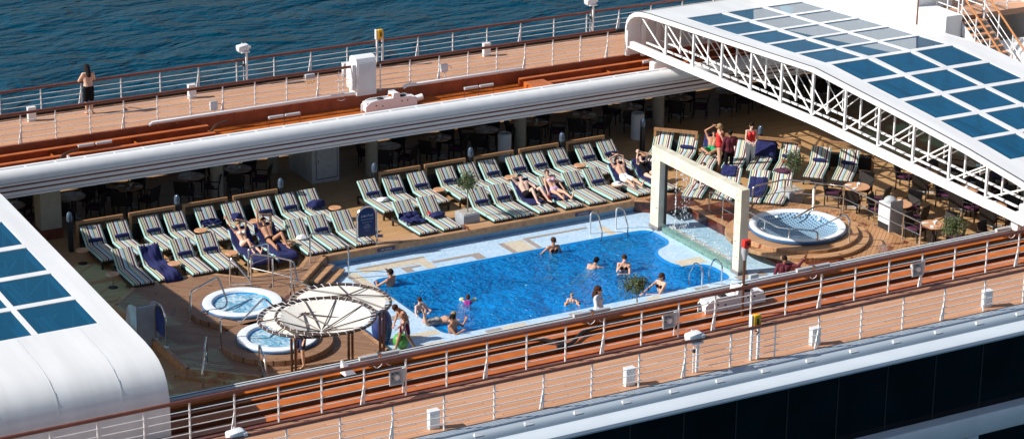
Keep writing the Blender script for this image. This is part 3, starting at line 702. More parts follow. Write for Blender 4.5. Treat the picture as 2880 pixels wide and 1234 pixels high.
for x0, y0, x1, y1 in ((18.98, 4.2, 18.98, 3.0), (20.1, 3.0, 22.3, 3.0), (20.1, 3.0, 20.1, 6)):
    for z in (5.85, 6.15, 6.5): b.tube([(x0, y0, z), (x1, y1, z)], .02, 6)
    for t in (0, .5, 1): b.tube([(x0 + (x1 - x0) * t, y0 + (y1 - y0) * t, 5.6), (x0 + (x1 - x0) * t, y0 + (y1 - y0) * t, 6.5)], .024, 6)
loc0(b.build('tube_frame', 'white', ur), ur)

# ================================================================== SUN LOUNGERS
def make_lounger():
    r = tag(empty('sun_lounger'), 'striped sun lounger', 'sun lounger')
    b = B(); z = .27
    b.box(-.35, -.30, -1.43, .55, z - .09, z); b.box(.30, .35, -1.43, .55, z - .09, z); b.box(-.30, .30, -1.43, -1.37, z - .09, z); b.box(-.30, .30, .49, .55, z - .09, z); b.box(-.295, .295, -1.36, -.02, z - .05, z - .01)
    b.build('frame', 'wicker', r, False)
    for x, y in ((-.32, -1.36), (.32, -1.36), (-.32, .48), (.32, .48)): B().box(x - .028, x + .028, y - .028, y + .028, 0, z - .092).build('leg', 'wicker', r, False)
    ang = radians(42); bl = .75
    b = B(); ca, sa = cos(ang), sin(ang); b.tube([(-.3, .02, z), (-.3, .02 + bl * ca, z + bl * sa)], .02, 6); b.tube([(.3, .02, z), (.3, .02 + bl * ca, z + bl * sa)], .02, 6); 
    for q in (-.2, .2): B().tube([(q, .42, z + .36), (q, .50, z - .03)], .014, 6).build('back_prop', 'wicker', r)
    b.build('back_frame', 'wicker', r)
    # mattress: seat slab and back slab in one continuous padded strip
    th = .07; prof = [(-1.41, z + .01), (-1.425, z + .05), (-1.40, z + th + .01), (-.75, z + th + .018), (-.04, z + th + .012)]
    n0 = (-sa, ca)
    def bp(s, t): return (s * ca - t * sa * 1.0, z + .02 + s * sa + t * ca)
    prof += [bp(.04, th + .005), bp(.4, th + .012), bp(bl - .02, th), bp(bl + .01, th * .5), bp(bl - .01, 0), bp(.4, -.0), (.0, z + .012), (-.75, z + .008)]
    b = B(); n = len(prof); xs = [-.34, -.325, -.31] + [-.2, 0, .2] + [.31, .325, .34]; vs = []
    cy = [sum(p[0] for p in prof) / n, sum(p[1] for p in prof) / n]
    for i, x in enumerate(xs):
        k = {0: .6, 1: .88, 7: .88, 8: .6}.get(i, 1)
        for j, p in enumerate(prof):
            # shrink thickness toward the edge for a soft border
            if j in (2, 3, 4): vs.append((x, p[0], p[1] - (1 - k) * .035))
            elif j in (5, 6, 7): vs.append((x, p[0] + (1 - k) * .03 * sa, p[1] - (1 - k) * .03 * ca))
            else: vs.append((x, p[0], p[1]))
    fs = []
    for i in range(len(xs) - 1):
        for j in range(n): fs.append((i * n + j, i * n + (j + 1) % n, (i + 1) * n + (j + 1) % n, (i + 1) * n + j))
    fs += [tuple(range(n - 1, -1, -1)), tuple(range((len(xs) - 1) * n, len(xs) * n))]
    b.add(vs, [f[::-1] for f in fs]); b.build('mattress', 'stripe', r, autos=40)
    b = B(); c = bp(.16, th + .06); rs = [.045, .064, .066, .065, .066, .064, .045]; b.tube([(-.24 + .08 * k, c[0] + .004 * (k % 2), c[1]) for k in range(7)], .06, 10, rs=rs); b.build('head_roll', 'navy', r)
    return r
LG = make_lounger(); LGK = tree(LG); used = [0]
R1 = [-11.68, -10.79, -9.70, -8.85, -7.77, -6.82, -5.77, -4.87, -4.06, -1.81, -.92, .03, 1.14, 2.02, 2.84, 3.88, 4.75, 5.63, 6.71, 7.62]
R2 = [-11.57, -10.71, -9.64, -8.77, -7.62, -6.74, -5.69, -4.89, -4.02, -1.74, -.84, 1.04, 1.88, 2.76, 3.80, 4.74, 5.60, 6.62, 7.55]
RA = [(9.85, 8.40), (10.50, 7.75), (11.16, 7.13), (11.84, 6.45), (12.48, 5.82), (13.13, 5.18), (13.85, 4.33), (14.55, 3.60)]
RB = [(8.95, 4.55), (9.72, 3.88), (10.42, 3.20), (11.05, 2.72)]
noroll1 = {4, 5, 8, 13}; noroll2 = {0, 1, 4, 5, 6, 8, 9, 10, 13, 14, 17, 18}
def put_lounger(x, y, rz, label, roll, group):
    c = cos(rz); s_ = sin(rz); X = x + .335 * c; Y = y + .335 * s_
    o = dup(LG, (X, Y, .2), rz, label, group, () if roll else ('head_roll',), LGK)
    return o
blk = lambda i: ('left block', i) if i < 9 else ('middle block', i - 9)
desc1 = {4: 'with a crumpled navy towel', 5: 'holding a balled navy towel', 8: 'under a big heap of navy towels', 9: 'holding a small white cloth', 13: 'behind the potted olive tree'}
desc2 = {1: 'half covered by a long navy towel', 4: 'carrying the woman in a pale bikini', 5: 'carrying the man in dark trunks', 6: 'with a tangled white shirt on it', 9: 'under a wide navy towel', 10: 'with a navy towel and a paperback', 13: 'carrying the man in sunglasses', 14: 'carrying the woman in a lilac bikini', 17: 'carrying the man in white shorts', 18: 'carrying the woman in a black swimsuit'}
rnd = random.Random(11)
for i, x in enumerate(R1):
    bn, j = blk(i); put_lounger(x, 8.13, rnd.uniform(-.035, .035), f"lounger {desc1.get(i, 'with navy roll')}, {ORD[j]} in back row, {bn}", i not in noroll1, 'striped sun loungers')
for i, x in enumerate(R2):
    bn, j = blk(i); put_lounger(x, 5.70, rnd.uniform(-.025, .025), f"lounger {desc2.get(i, 'with navy roll' if i not in noroll2 else 'without head roll')}, {ORD[j]} in poolside row, {bn}", i not in noroll2, 'striped sun loungers')
descA = ['beside the low round table at the left end', 'between the end lounger and the sunbathing man', 'carrying the man in green trunks', 'behind the waiter in maroon', 'fully draped in a navy towel', 'with a small red cloth on it', 'next to last by the dining tables', 'nearest the dining tables, half in lattice shadow']
for i, (x, y) in enumerate(RA): put_lounger(x, y, -pi / 4, f"angled back row lounger {descA[i]}", i in (1, 5, 6, 7), 'angled striped loungers')
descB = ['under the bare legs behind the stone arch', 'with a navy towel over its back beside the waiter', 'with a navy towel hanging over its side', 'beneath the maroon cloth next to the right planter']
for i, (x, y) in enumerate(RB): put_lounger(x, y, -pi / 4, f"angled front row lounger {descB[i]}", False, 'angled striped loungers')
for c, gs in LGK: bpy.data.objects.remove(c)
bpy.data.objects.remove(LG)

# towels and clothes lying on loungers
def drape(name, pts, w, m, label, cat, loc, rz, seed=0, amp=.02, ox=0, skew=0):
    rn = random.Random(seed); nx, ny = 14, 26; L = [0]
    P = [Vector(p) for p in pts]
    for i in range(1, len(P)): L.append(L[-1] + (P[i] - P[i - 1]).length)
    b = B(); ph = [rn.uniform(0, 6) for _ in range(8)]
    for j in range(ny + 1):
        s_ = L[-1] * j / ny; i = 0
        while i < len(L) - 2 and L[i + 1] < s_: i += 1
        t = (s_ - L[i]) / (L[i + 1] - L[i]); p = P[i].lerp(P[i + 1], t); d = (P[i + 1] - P[i]).normalized(); nn = Vector((d.y, -d.x))
        for k in range(nx + 1):
            u = k / nx - .5; x = u * w + ox + skew * (j / ny - .5) + .02 * sin(j * .9 + ph[0])
            h = amp * (sin(u * 9 + ph[1] + j * .35) + sin(j * .7 + ph[2] + u * 5) + .6 * sin(u * 23 + ph[3])) + amp * 2.7 + .004
            edge = max(0, abs(x) - .33); yy = p.x + nn.x * h; zz = p.y + nn.y * h - edge * 1.5
            b.v.append((x, yy, zz))
    for j in range(ny):
        for k in range(nx): a = j * (nx + 1) + k; b.f.append((a, a + 1, a + nx + 2, a + nx + 1))
    o = b.build(name, m, autos=80); o.location = loc; o.rotation_euler = (0, 0, rz)
    md = o.modifiers.new('s', 'SOLIDIFY'); md.thickness = .012
    return tag(o, label, cat)
def heap(name, m, label, cat, loc, d, seed, rz=0):
    rn = random.Random(seed); b = B()
    b.ball((0, 0, 0), d, 22, 14); ph = [rn.uniform(0, 6) for _ in range(6)]; out = []
    for x, y, z in b.v:
        f = 1 + .14 * sin(x / d[0] * 4 + ph[0]) * cos(y / d[1] * 5 + ph[1]) + .10 * sin(x / d[0] * 11 + y / d[1] * 8 + ph[2]) + .06 * sin(z / d[2] * 9 + ph[3] + x / d[0] * 9)
        out.append((x * f, y * f, max(z * f, -.01)))
    b.v = out; o = b.build(name, m, autos=80); o.location = loc; o.rotation_euler = (0, 0, rz); return tag(o, label, cat)
ca, sa = cos(radians(42)), sin(radians(42))
BK = lambda s_, t=.095: (s_ * .9 * ca - t * sa, .29 + s_ * .9 * sa + t * ca)
SE = lambda y, t=.105: (y, .27 + t)
def L1(i): return (R1[i] + .335, 8.13, .2)
def L2(i): return (R2[i] + .335, 5.70, .2)
def LA(i, A=RA): return (A[i][0] + .237, A[i][1] - .237, .2)
FULL = [BK(.86, .02), BK(.84), BK(.4), BK(.06), SE(-.12), SE(-.8), SE(-1.39), (-1.45, .22)]
for i, (x, y, a) in enumerate(((-9.1, 6.35, .3), (-2.6, 5.5, 1.2), (3.45, 6.4, -.4), (6.3, 6.2, .8), (-5.0, 6.4, 2.0), (11.9, 3.6, .5))):
    r = tag(empty('sandals', (x, y, .2), a), f"pair of sandals on the deck {('in the left block near the fifth lounger', 'beside the poolside lounger under a wide towel', 'behind the man in sunglasses', 'between the rows near the man in white shorts', 'between the rows above the steel pool handrail', 'between the angled lounger rows')[i]}", 'sandals', 'pairs of sandals on the deck')
    for q in (-.07, .07): B().rbox((q, 0, .012), (.09, .25, .022), .01).build('sole', ('wicker', 'navy', 'tabletop', 'white', 'red', 'navy')[i], r); B().tube([(q - .04, .03, .02), (q, .05, .05), (q + .04, .03, .02)], .008, 5).build('strap', 'black', r)
drape('towel', [BK(.7), BK(.4), BK(.05), SE(-.15), SE(-.9), SE(-1.37), (-1.47, .2)], .62, 'navy', 'long navy towel spread down the second poolside lounger from left', 'towel', L2(1), 0, 1, .022, .03, .12)
drape('towel', FULL, .70, 'navy', 'navy towel under the woman in a pale bikini', 'towel', L2(4), 0, 2, .006)
drape('towel', FULL, .70, 'navy', 'navy towel under the man in dark trunks', 'towel', L2(5), 0, 3, .006)
drape('towel', [BK(.22), BK(.04), SE(-.12), SE(-.3)], .66, 'navy', 'crumpled navy towel at the bend of the fifth back row lounger', 'towel', L1(4), 0, 4, .03)
heap('towel', 'navy', 'balled navy towel on the sixth back row lounger from left', 'towel', (L1(5)[0], 8.08, .66), (.2, .16, .17), 5)
heap('towel', 'navy', 'big heap of navy towels before the gap in the back row', 'towel', (L1(8)[0] + .05, 7.98, .66), (.31, .22, .2), 6)
drape('towel', [BK(.25), BK(.03), SE(-.12), SE(-.7)], .72, 'navy', 'wide wrinkled navy towel on the lounger right of the arched sign', 'towel', L2(9), 0, 7, .028)
heap('towel', 'navy', 'twisted navy towel beside the paperback on a poolside lounger', 'towel', (L2(10)[0] + .02, 5.42, .62), (.3, .2, .09), 8, .4)
drape('towel', FULL[1:6], .62, 'navy', 'navy towel under the man in sunglasses', 'towel', L2(13), 0, 9, .006)
drape('towel', FULL[2:6], .62, 'navy', 'navy towel under the woman in a lilac bikini', 'towel', L2(14), 0, 10, .006)
drape('towel', FULL[:5], .66, 'navy', 'navy towel under the man in white shorts', 'towel', L2(17), 0, 12, .006)
drape('towel', FULL[:6], .62, 'navy', 'navy towel under the woman in a black swimsuit', 'towel', L2(18), 0, 13, .006)
drape('towel', FULL[:5], .68, 'navy', 'navy towel under the man in green trunks', 'towel', LA(2), -pi / 4, 14, .006)
drape('towel', [(.62, .75)] + FULL[:4], .86, 'navy', 'navy towel stretched over the whole back of an angled lounger', 'towel', LA(4), -pi / 4, 15, .008)
drape('towel', FULL[:3], .5, 'navy', 'navy towel over the backrest below the waiter in maroon', 'towel', LA(1, RB), -pi / 4, 16, .008, -.1)
drape('towel', [BK(.45), BK(.05), SE(-.1), SE(-1.1)], .6, 'navy', 'navy towel sliding off the lounger behind the steel handrail', 'towel', LA(2, RB), -pi / 4, 17, .018, .02)
heap('towel', 'purple', 'maroon cloth thrown over the lounger back beside the right planter', 'cloth', (LA(3, RB)[0] + .42, LA(3, RB)[1] + .42, 1.0), (.36, .2, .1), 18, -.7)
heap('cloth', 'cloth_w', 'small white cloth on the first lounger right of the gap', 'cloth', (L1(9)[0] + .1, 7.62, .60), (.2, .15, .08), 19)
heap('shirt', 'cloth_w', 'tangled white shirt on the lounger beside the steel pool handrail', 'shirt', (L2(6)[0], 5.5, .60), (.18, .16, .11), 20)
heap('cloth', 'red', 'small red cloth on an angled lounger behind the right planter', 'cloth', (LA(5)[0] - .25, LA(5)[1] - .2, .60), (.16, .11, .05), 21)
heap('cloth', 'yellow', 'small crumpled yellow cloth on the deck seen through the arch', 'cloth', (8.75, 5.05, .22), (.22, .16, .03), 31)
heap('beach_bag', 'red', 'dark red bag wedged between the two sunbathers in the poolside row', 'bag', (R2[14] - .08, 5.35, .5), (.13, .14, .14), 22)
# low round side tables between loungers
def make_side():
    r = tag(empty('side_table'), 'side table', 'side table')
    B().lathe([(.0, .43), (.20, .43), (.215, .44), (.215, .455), (.205, .465), (0, .465)], n=28, cap=False).build('tabletop', 'tabletop', r)
    B().cyl((0, 0), .022, .02, .43, 10).build('stem', 'steel', r); B().lathe([(.15, 0), (.15, .012), (.03, .03)], n=24).build('foot', 'wicker', r); return r
sd = make_side(); sdk = tree(sd)
for i, (x, y, l) in enumerate([(-12.02, 7.58, 'left of the back row'), (-11.95, 5.15, 'left of the poolside row'), (-9.92, 5.12, 'beside the towel-covered poolside lounger'), (-8.0, 7.55, 'between the fourth and fifth back row loungers'), (-7.95, 5.17, 'left of the woman in a pale bikini'), (-6.05, 7.55, 'behind the man in dark trunks'), (-3.2, 7.53, 'right of the heap of navy towels'), (-5.95, 5.2, 'beside the man in dark trunks holding small items'), (.75, 7.58, 'right of the third lounger past the gap'), (3.55, 7.6, 'between back row loungers behind the sunglasses man'), (6.35, 7.62, 'in the right part of the back row'), (6.4, 5.22, 'holding a white hat by the man in white shorts'), (9.0, 7.65, 'at the left end of the angled loungers'), (11.45, 1.75, 'beside the right planter')]):
    dup(sd, (x, y, .2), 0, f"low round wooden side table {l}", 'low round side tables', (), sdk)
for c, g in sdk: bpy.data.objects.remove(c)
bpy.data.objects.remove(sd)
o = B().lathe([(0, 0), (.18, 0), (.185, .015), (.1, .025), (.085, .08), (.0, .1)], n=20).build('sun_hat', 'cloth_w', loc=(6.4, 5.22, .668)); tag(o, 'white sun hat lying on a low round table', 'hat')
o = B().rbox((0, 0, .015), (.13, .19, .03), .004).build('book', 'red', loc=(R2[10] + .2, 5.62, .62)); tag(o, 'small paperback beside the twisted navy towel', 'book'); o.rotation_euler = (.3, .1, .3)
# ================================================================== WOOD SCREENS, BOLLARD LAMPS, COLUMNS
ps = B(); ps.box(-.82, .82, -.05, .05, .92, 1.0); ps.box(-.82, -.74, -.04, .04, 0, .92); ps.box(.74, .82, -.04, .04, 0, .92)
def screen(x, y, rz, lab, w=1.6):
    r = tag(empty('low_screen', (x, y, .2), rz), lab, 'screen', 'low teak screens behind the loungers')
    h = w / 2; B().box(-h, h, -.05, .05, .90, 1.0).build('cap_rail', 'panelwood', r, False)
    for s_ in (-1, 1): B().box(s_ * h - (.09 if s_ > 0 else 0), s_ * h + (0 if s_ > 0 else .09), -.045, .045, 0, .898).build('post', 'panelwood', r, False)
    B().box(-h + .09, h - .09, -.02, .02, .05, .6).build('panel', 'darkwall', r, False)
sx = [-11.0, -9.2, -7.35, -5.55, -.2, 1.57, 3.48, 5.3, 7.2]
for i, x in enumerate(sx): screen(x, 8.72, 0, f"low teak screen behind the {'left' if i < 4 else 'middle'} loungers, {ORD[i if i < 4 else i - 4]} of its run from the left")
for i, (x, y) in enumerate(((10.65, 8.1), (12.5, 6.4), (13.65, 5.25), (15.25, 4.0), (16.3, 2.95))):
    if i in (0, 1, 3): screen(x + (.35 if i == 1 else 0), y - (.35 if i == 1 else 0), -pi / 4, 'low teak screen behind the angled loungers, ' + ('left one', 'long middle one', '', 'right one')[i], (1.6, 3.0, 0, 1.9)[i])
def lampb():
    r = tag(empty('bollard_lamp'), 'lamp', 'lamp')
    B().box(-.07, .07, -.07, .07, 0, 1.02).build('post', 'darkwall', r, False)
    b = B().lathe([(.09, 1.02), (.10, 1.06), (.10, 1.20), (.085, 1.28), (.05, 1.33), (0, 1.35)], n=18); b.build('globe', 'glasslamp', r); B().cyl((0, 0), .05, 1.04, 1.2, 10).build('bulb_tube', 'cloth_w', r); return r
M['glasslamp'] = mat('smoked_lamp_glass', (.10, .14, .2), .08, .3)
lb = lampb(); lbk = tree(lb)
for i, (x, y) in enumerate(((-11.97, 8.78), (-8.29, 8.78), (-4.6, 8.75), (-1.12, 8.75), (2.6, 8.75), (6.28, 8.76), (9.75, 8.9), (13.0, 6.2))):
    dup(lb, (x, y, .2), 0, f"dark square bollard lamp with smoked globe, {ORD[i]} from the left behind the loungers", 'bollard lamps', (), lbk)
for c, g in lbk: bpy.data.objects.remove(c)
bpy.data.objects.remove(lb)
for i, (x, y, rr) in enumerate(((-5.75, 11.42, .22), (.0, 11.2, .22), (5.98, 11.2, .22), (11.9, 11.2, .22), (17.6, 11.2, .22), (-2.9, 13.1, .2))):
    B_ = B().lathe([(rr, 0), (rr, 2.1)], n=24); tag(B_.build('column', 'column', loc=(x, y, .2)), f"round cream column holding up the covered deck, {ORD[i]} from the left" if i < 5 else 'slimmer pale column set back beside the white cabinet', 'column')
cl = tag(empty('box_column', (-12.1, 10.45, .2)), 'wide square dark beige column behind the left loungers', 'column'); B().box(-.35, .35, -.3, .3, .35, 2.1).build('shaft', 'column', cl, False); B().box(-.38, .38, -.33, .33, 0, .35).build('plinth', 'rail', cl, False)
for i, (x, y) in enumerate(((5.0, 10.6), (10.55, 10.5))):
    bn = tag(empty('litter_bin', (x, y, .2)), f"pale cylindrical litter bin under the covered deck, {'left' if i == 0 else 'right'} one", 'bin', 'cylindrical litter bins'); B().cyl((0, 0), .24, 0, .95, 24).build('body', 'white2', bn); B().lathe([(.24, .951), (.22, .99), (.17, 1.0), (.16, .96), (0, .96)], n=24).build('rim', 'grey', bn)
cb = tag(empty('fire_cabinet', (-1.75, 11.6, .2)), 'white steel cabinet with a framed door and small red hose sign', 'cabinet')
B().rbox((0, .6, .85), (1.05, 1.9, 1.7), .02).build('body', 'lgrey', cb); B().rbox((.03, -.36, .84), (.80, .02, 1.35), .006).build('door', 'lgrey', cb)
b = B(); b.box(-.38, .44, -.37, -.362, .14, .16); b.box(-.38, .44, -.37, -.362, 1.52, 1.54); b.box(-.38, -.36, -.37, -.362, .14, 1.54); b.box(.42, .44, -.37, -.362, .14, 1.54); b.build('door_frame', 'darkwall', cb, False)
B().box(-.08, .10, -.385, -.375, 1.3, 1.42).build('hose_sign', 'red', cb, False); B().tube([(-.3, -.39, .75), (-.3, -.39, .85)], .012, 6).build('handle', 'steel', cb)
B().box(-.05, -.01, -.39, -.386, 1.33, 1.40).build('sign_mark', 'white', cb, False)

# ================================================================== CHAIRS AND TABLES
def make_chair():
    r = tag(empty('dining_chair'), 'chair', 'chair')
    B().rbox((0, 0, .47), (.46, .46, .07), .02).build('cushion', 'purple', r); B().box(-.25, .25, -.25, .25, .38, .43).build('seat_frame', 'wicker', r, False)
    b = B(); b.add([(-.25, .22, .40), (.25, .22, .40), (.25, .26, .40), (-.25, .26, .40), (-.27, .33, .92), (.27, .33, .92), (.27, .37, .92), (-.27, .37, .92)], [(0, 3, 2, 1), (4, 5, 6, 7), (0, 1, 5, 4), (1, 2, 6, 5), (2, 3, 7, 6), (3, 0, 4, 7)]); b.build('backrest', 'wicker', r, False)
    for x, y in ((-.23, -.23), (.23, -.23), (-.23, .25), (.23, .25)): B().box(x - .02, x + .02, y - .02, y + .02, 0, .38).build('leg', 'wicker', r, False)
    for x in (-.27, .27): B().tube([(x, -.22, .42), (x, -.23, .66), (x, .30, .66)], .018, 6, smooth=.06).build('armrest', 'wicker', r)
    return r
ch = make_chair(); chk = tree(ch)
def make_table():
    r = tag(empty('dining_table'), 'table', 'table')
    B().lathe([(0, .72), (.43, .72), (.45, .73), (.45, .745), (.44, .755), (0, .755)], n=36, cap=False).build('tabletop', 'tabletop', r)
    B().cyl((0, 0), .05, .03, .72, 12).build('pedestal', 'wicker', r)
    b = B()
    for k in range(4): q = Matrix.Rotation(k * pi / 2 + .4, 3, 'Z'); b.cbox(q @ Vector((.17, 0, .02)), (.34, .07, .035), q)
    b.build('foot', 'lgrey', r, False); return r
tb = make_table(); tbk = tree(tb)
npk = B().rbox((0, 0, .01), (.10, .22, .02), .005); npk = npk.build('folded_napkin', 'cloth_w'); pot = B().lathe([(.03, 0), (.035, .05), (.02, .08), (0, .08)], n=10).build('condiment_pot', 'white2')
plate = None
RT = [(13.05, .55, 'nearest the angled loungers'), (13.2, -1.55, 'behind the tall white bin'), (12.95, -3.72, 'behind the near potted tree'), (16.15, .75, 'under the lattice gable at the far end'), (16.15, -1.4, 'in the middle under the lattice gable'), (15.95, -3.1, 'nearest the white roof carriage'), (18.4, .6, 'deep under the glass roof'), (18.4, -1.6, 'deep under the glass roof, nearer'), (14.6, -5.6, 'cut by the near deck edge'), (18.2, -3.9, 'behind the white roof carriage')]
UT = [(-14.9, 11.9), (-12.85, 11.9), (-10.77, 11.85), (-8.72, 11.9), (-6.47, 11.95), (-4.72, 11.95), (.98, 11.85), (3.03, 11.88), (5.0, 11.92), (7.06, 11.9), (9.08, 11.86), (11.15, 11.95), (13.48, 12.1), (15.53, 12.0), (17.8, 12.0), (20, 12.0)]
rn = random.Random(5)
ti = 0
for k, t_ in enumerate(RT + [(x, y, f"{ORD[i]} from left under covered deck") for i, (x, y) in enumerate(UT)]):
    x, y, l = t_; right = k < len(RT)
    dup(tb, (x, y, .2), rn.uniform(0, 1), f"round wooden dining table {l}", 'round dining tables', (), tbk)
    n = 3 if right else 4
    a0 = .5 if right else .79
    for q in range(4):
        if right and k in (1, 2) and q == 2: continue
        if not right and (k % 3 == 2 and q == 1): continue
        a = a0 + q * pi / 2 + rn.uniform(-.25, .25); rr = .72 + rn.uniform(-.04, .1)
        dup(ch, (x + rr * cos(a), y + rr * sin(a), .2), a - pi / 2, f"wicker chair at {('right', 'far', 'left', 'near')[q]} side of table {l}", 'dark wicker dining chairs', (), chk)
    for q in range(3 if right else 4):
        a = a0 + .2 + q * pi / 2; c = npk.copy(); COL.objects.link(c); c.location = (x + .28 * cos(a), y + .28 * sin(a), .956); c.rotation_euler = (0, 0, a + pi / 2 + rn.uniform(-.5, .5))
        tag(c, f"{('right', 'far', 'left', 'near')[q]} white napkin on table {l}", 'napkin', 'folded napkins')
    if right or k % 2:
        c = pot.copy(); COL.objects.link(c); c.location = (x + .03, y - .02, .956); tag(c, f"small white pot on table {l}", 'pot', 'condiment pots')
for o_ in [c for c, g in chk + tbk] + [ch, tb, npk, pot]: bpy.data.objects.remove(o_)
# ================================================================== SPAS
def spa(x, y, R, z, lab, wmat, steps, foam=True, jets=False):
    r = tag(empty('hot_tub', (x, y, .42)), lab, 'hot tub')
    for k, (rr, z0, z1, m) in enumerate(steps): B().lathe([(R * .9, z0 - .42), (rr - .01, z0 - .42), (rr, z0 - .41), (rr, z1 - .435), (rr - .015, z1 - .42), (R * .9, z1 - .42)], n=64, cap=False).build('teak_step', m, r)
    zz = z - .42
    B().lathe([(R - .03, zz - .16), (R + .02, zz - .14), (R + .04, zz - .06), (R + .01, zz - .03)], n=64, cap=False).build('skirt', 'spablue', r)
    B().lathe([(R + .01, zz - .03), (R, zz), (R - .1, zz + .012), (R - (.18 if jets else .26), zz), (R - (.24 if jets else .30), zz - .05)], n=64, cap=False).build('rim', 'spawhite', r)
    prof = [(R - .30, zz - .05), (R - .36, zz - .17), (R - .60, zz - .25), (0, zz - .29)] if not jets else [(R - .24, zz - .05), (R - .40, zz - .20), (R - .75, zz - .32), (0, zz - .385)]
    B().lathe(prof, n=48, cap=False).build('bowl', 'spatile' if jets else 'poolblue', r)
    B().lathe([(R - (.26 if jets else .295), zz - (.10 if jets else .09)), (0, zz - (.12 if jets else .09))], n=48, cap=False).build('water', wmat, r); wo = [c for c in bpy.data.objects if c.parent == r and c.name.startswith('water')][0]
    if wo.data.polygons[0].normal.z < 0: wo.data.flip_normals()
    if jets:
        for k in range(7):
            a = .3 + k * .62; B().ball(((R - .36) * cos(a), (R - .36) * sin(a), zz - .13), (.07, .07, .05), 10, 6).build('jet', 'white', r)
    return r
m, nt, bs = node_mat('spa_grid_tile'); tc = N(nt, 'ShaderNodeTexCoord'); br = N(nt, 'ShaderNodeTexBrick'); br.offset = 0; br.inputs['Scale'].default_value = 5.5; br.inputs['Brick Width'].default_value = .55; br.inputs['Row Height'].default_value = .55; br.inputs['Mortar Size'].default_value = .10
br.inputs['Color1'].default_value = (.035, .13, .27, 1); br.inputs['Color2'].default_value = (.05, .17, .32, 1); br.inputs['Mortar'].default_value = (.42, .56, .68, 1)
nt.links.new(tc.outputs['Object'], br.inputs['Vector']); nt.links.new(br.outputs[0], bs.inputs['Base Color']); bs.inputs['Roughness'].default_value = .2; M['spatile'] = m
spa(-9.43, 1.02, 1.18, .72, 'foaming round hot tub, the farther of two on the left platform', 'spawater', [(1.62, .424, .60, 'teak3')])
spa(-9.62, -1.92, 1.16, .72, 'foaming round hot tub partly hidden under the round canopies', 'spawater', [(1.62, .424, .60, 'teak3')])
spa(9.2, -1.38, 1.56, .83, 'large clear hot tub with blue grid tiles on the right platform', 'spawater2', [(2.35, .424, .54, 'kerb'), (2.0, .53, .66, 'kerb')], jets=True)
# ================================================================== CANOPIES
def ring(b, c, R, z, r, n=48): b.tube([(c[0] + R * cos(2 * pi * k / n), c[1] + R * sin(2 * pi * k / n), z) for k in range(n)], r, 8, closed=True)
def canopy(c, z, R, hub, posts, lab, nr=8, rot=.3, hz=.1):
    r = tag(empty('round_canopy', (c[0], c[1], z)), lab, 'canopy')
    b = B(); ring(b, (0, 0), R, 0, .042); b.build('rim', 'brownpipe', r)
    n = 40; b = B(); vs = [(hub[0], hub[1], hz)]
    for k in range(n): a = 2 * pi * k / n; vs.append(((R - .13) * cos(a), (R - .13) * sin(a), .0))
    for k in range(n): a = 2 * pi * k / n; vs.append((hub[0] * .5 + (R - .16) * .5 * cos(a), hub[1] * .5 + (R - .16) * .5 * sin(a), hz * (.3 if hz > 0 else .60)))
    fs = []
    for k in range(n): q = (k + 1) % n; fs += [(0, 1 + n + k, 1 + n + q), (1 + n + k, 1 + k, 1 + q, 1 + n + q)]
    b.add(vs, fs); b.build('fabric', 'cream', r)
    for k in range(nr):
        a = rot + 2 * pi * k / nr; B().tube([(hub[0], hub[1], hz + .03), ((R - .03) * cos(a), (R - .03) * sin(a), .03)], .017, 6).build('spoke', 'brownpipe', r)
    b = B(); m_ = 38
    for k in range(m_):
        a = 2 * pi * k / m_; a2 = a + .05
        b.tube([((R - .18) * cos(a), (R - .18) * sin(a), .01), ((R) * cos((a + a2) / 2), R * sin((a + a2) / 2), .054), ((R + .048) * cos(a2), (R + .048) * sin(a2), 0), (R * cos(a2), R * sin(a2), -.05)], .009, 5)
    tag(b.build('lacing', 'cloth_w', r), kind='stuff')
    for x, y in posts:
        for dx, dy in ((0, 0), (.13, .02), (.06, -.10)): B().tube([(x + dx - c[0], y + dy - c[1], .2 - z), (x + dx - c[0], y + dy - c[1], -.03)], .032 if dx or dy else .04, 8).build('post', 'bronze', r)
    return r
CU = (-9.67, -5.30); C2 = (-8.62, -4.05); C3 = (-9.95, -4.75)
canopy(CU, 2.52, 1.38, (-.35, -.45), [(-9.62, -6.62)], 'topmost round cream canopy laced to a brown ring beside the hot tubs', 9, .2, -.26)
canopy(C2, 2.30, 1.42, (.30, .12), [(-8.0, -5.3)], 'lower round cream canopy at the right, nearest the pool', 9, .5)
canopy(C3, 2.30, 1.38, (-.1, .1), [(-10.95, -5.8)], 'lower round cream canopy at the left, mostly under the top one', 9, .1)
# ================================================================== STONE ARCH WITH WATERFALL
ar = tag(empty('stone_arch', (6.25, 0, 0)), 'tall cream stone arch across the end of the pool with falling water', 'arch')
B().rbox((0, 2.40, 1.22), (.32, .50, 2.44), .015).build('pillar', 'stone', ar, autos=20); B().rbox((0, -2.38, 1.22), (.32, .36, 2.44), .015).build('pillar', 'stone', ar, autos=20)
B().rbox((0, .045, 2.64), (.325, 5.21, .40), .015).build('lintel', 'stone', ar, autos=20)
B().rbox((0, 2.40, .06), (.38, .56, .12), .01).build('plinth', 'stonegrey', ar); B().rbox((0, -2.38, .06), (.38, .42, .12), .01).build('plinth', 'stonegrey', ar)
b = B(); b.box(.06, .12, 2.08, 2.145, .12, 2.44); b.build('side_channel', 'darkwall', ar, False)
b = B(); rn = random.Random(4)
for k in range(150):
    side = rn.random()
    if side < .75:
        z = rn.uniform(.15, 2.75); y = rn.uniform(2.2, 2.6) if rn.random() < .6 else rn.uniform(-2.5, -2.26)
        b.box(-.1635, -.1605, y - .05, y + .05, z - .012, z + .012)
    else:
        z = rn.uniform(.2, 2.7); x = rn.uniform(-.13, .13); b.box(x - .012, x + .012, -2.5635, -2.5605, z - .012, z + .012)
tag(b.build('relief_marks', 'sand', ar, False), kind='stuff')
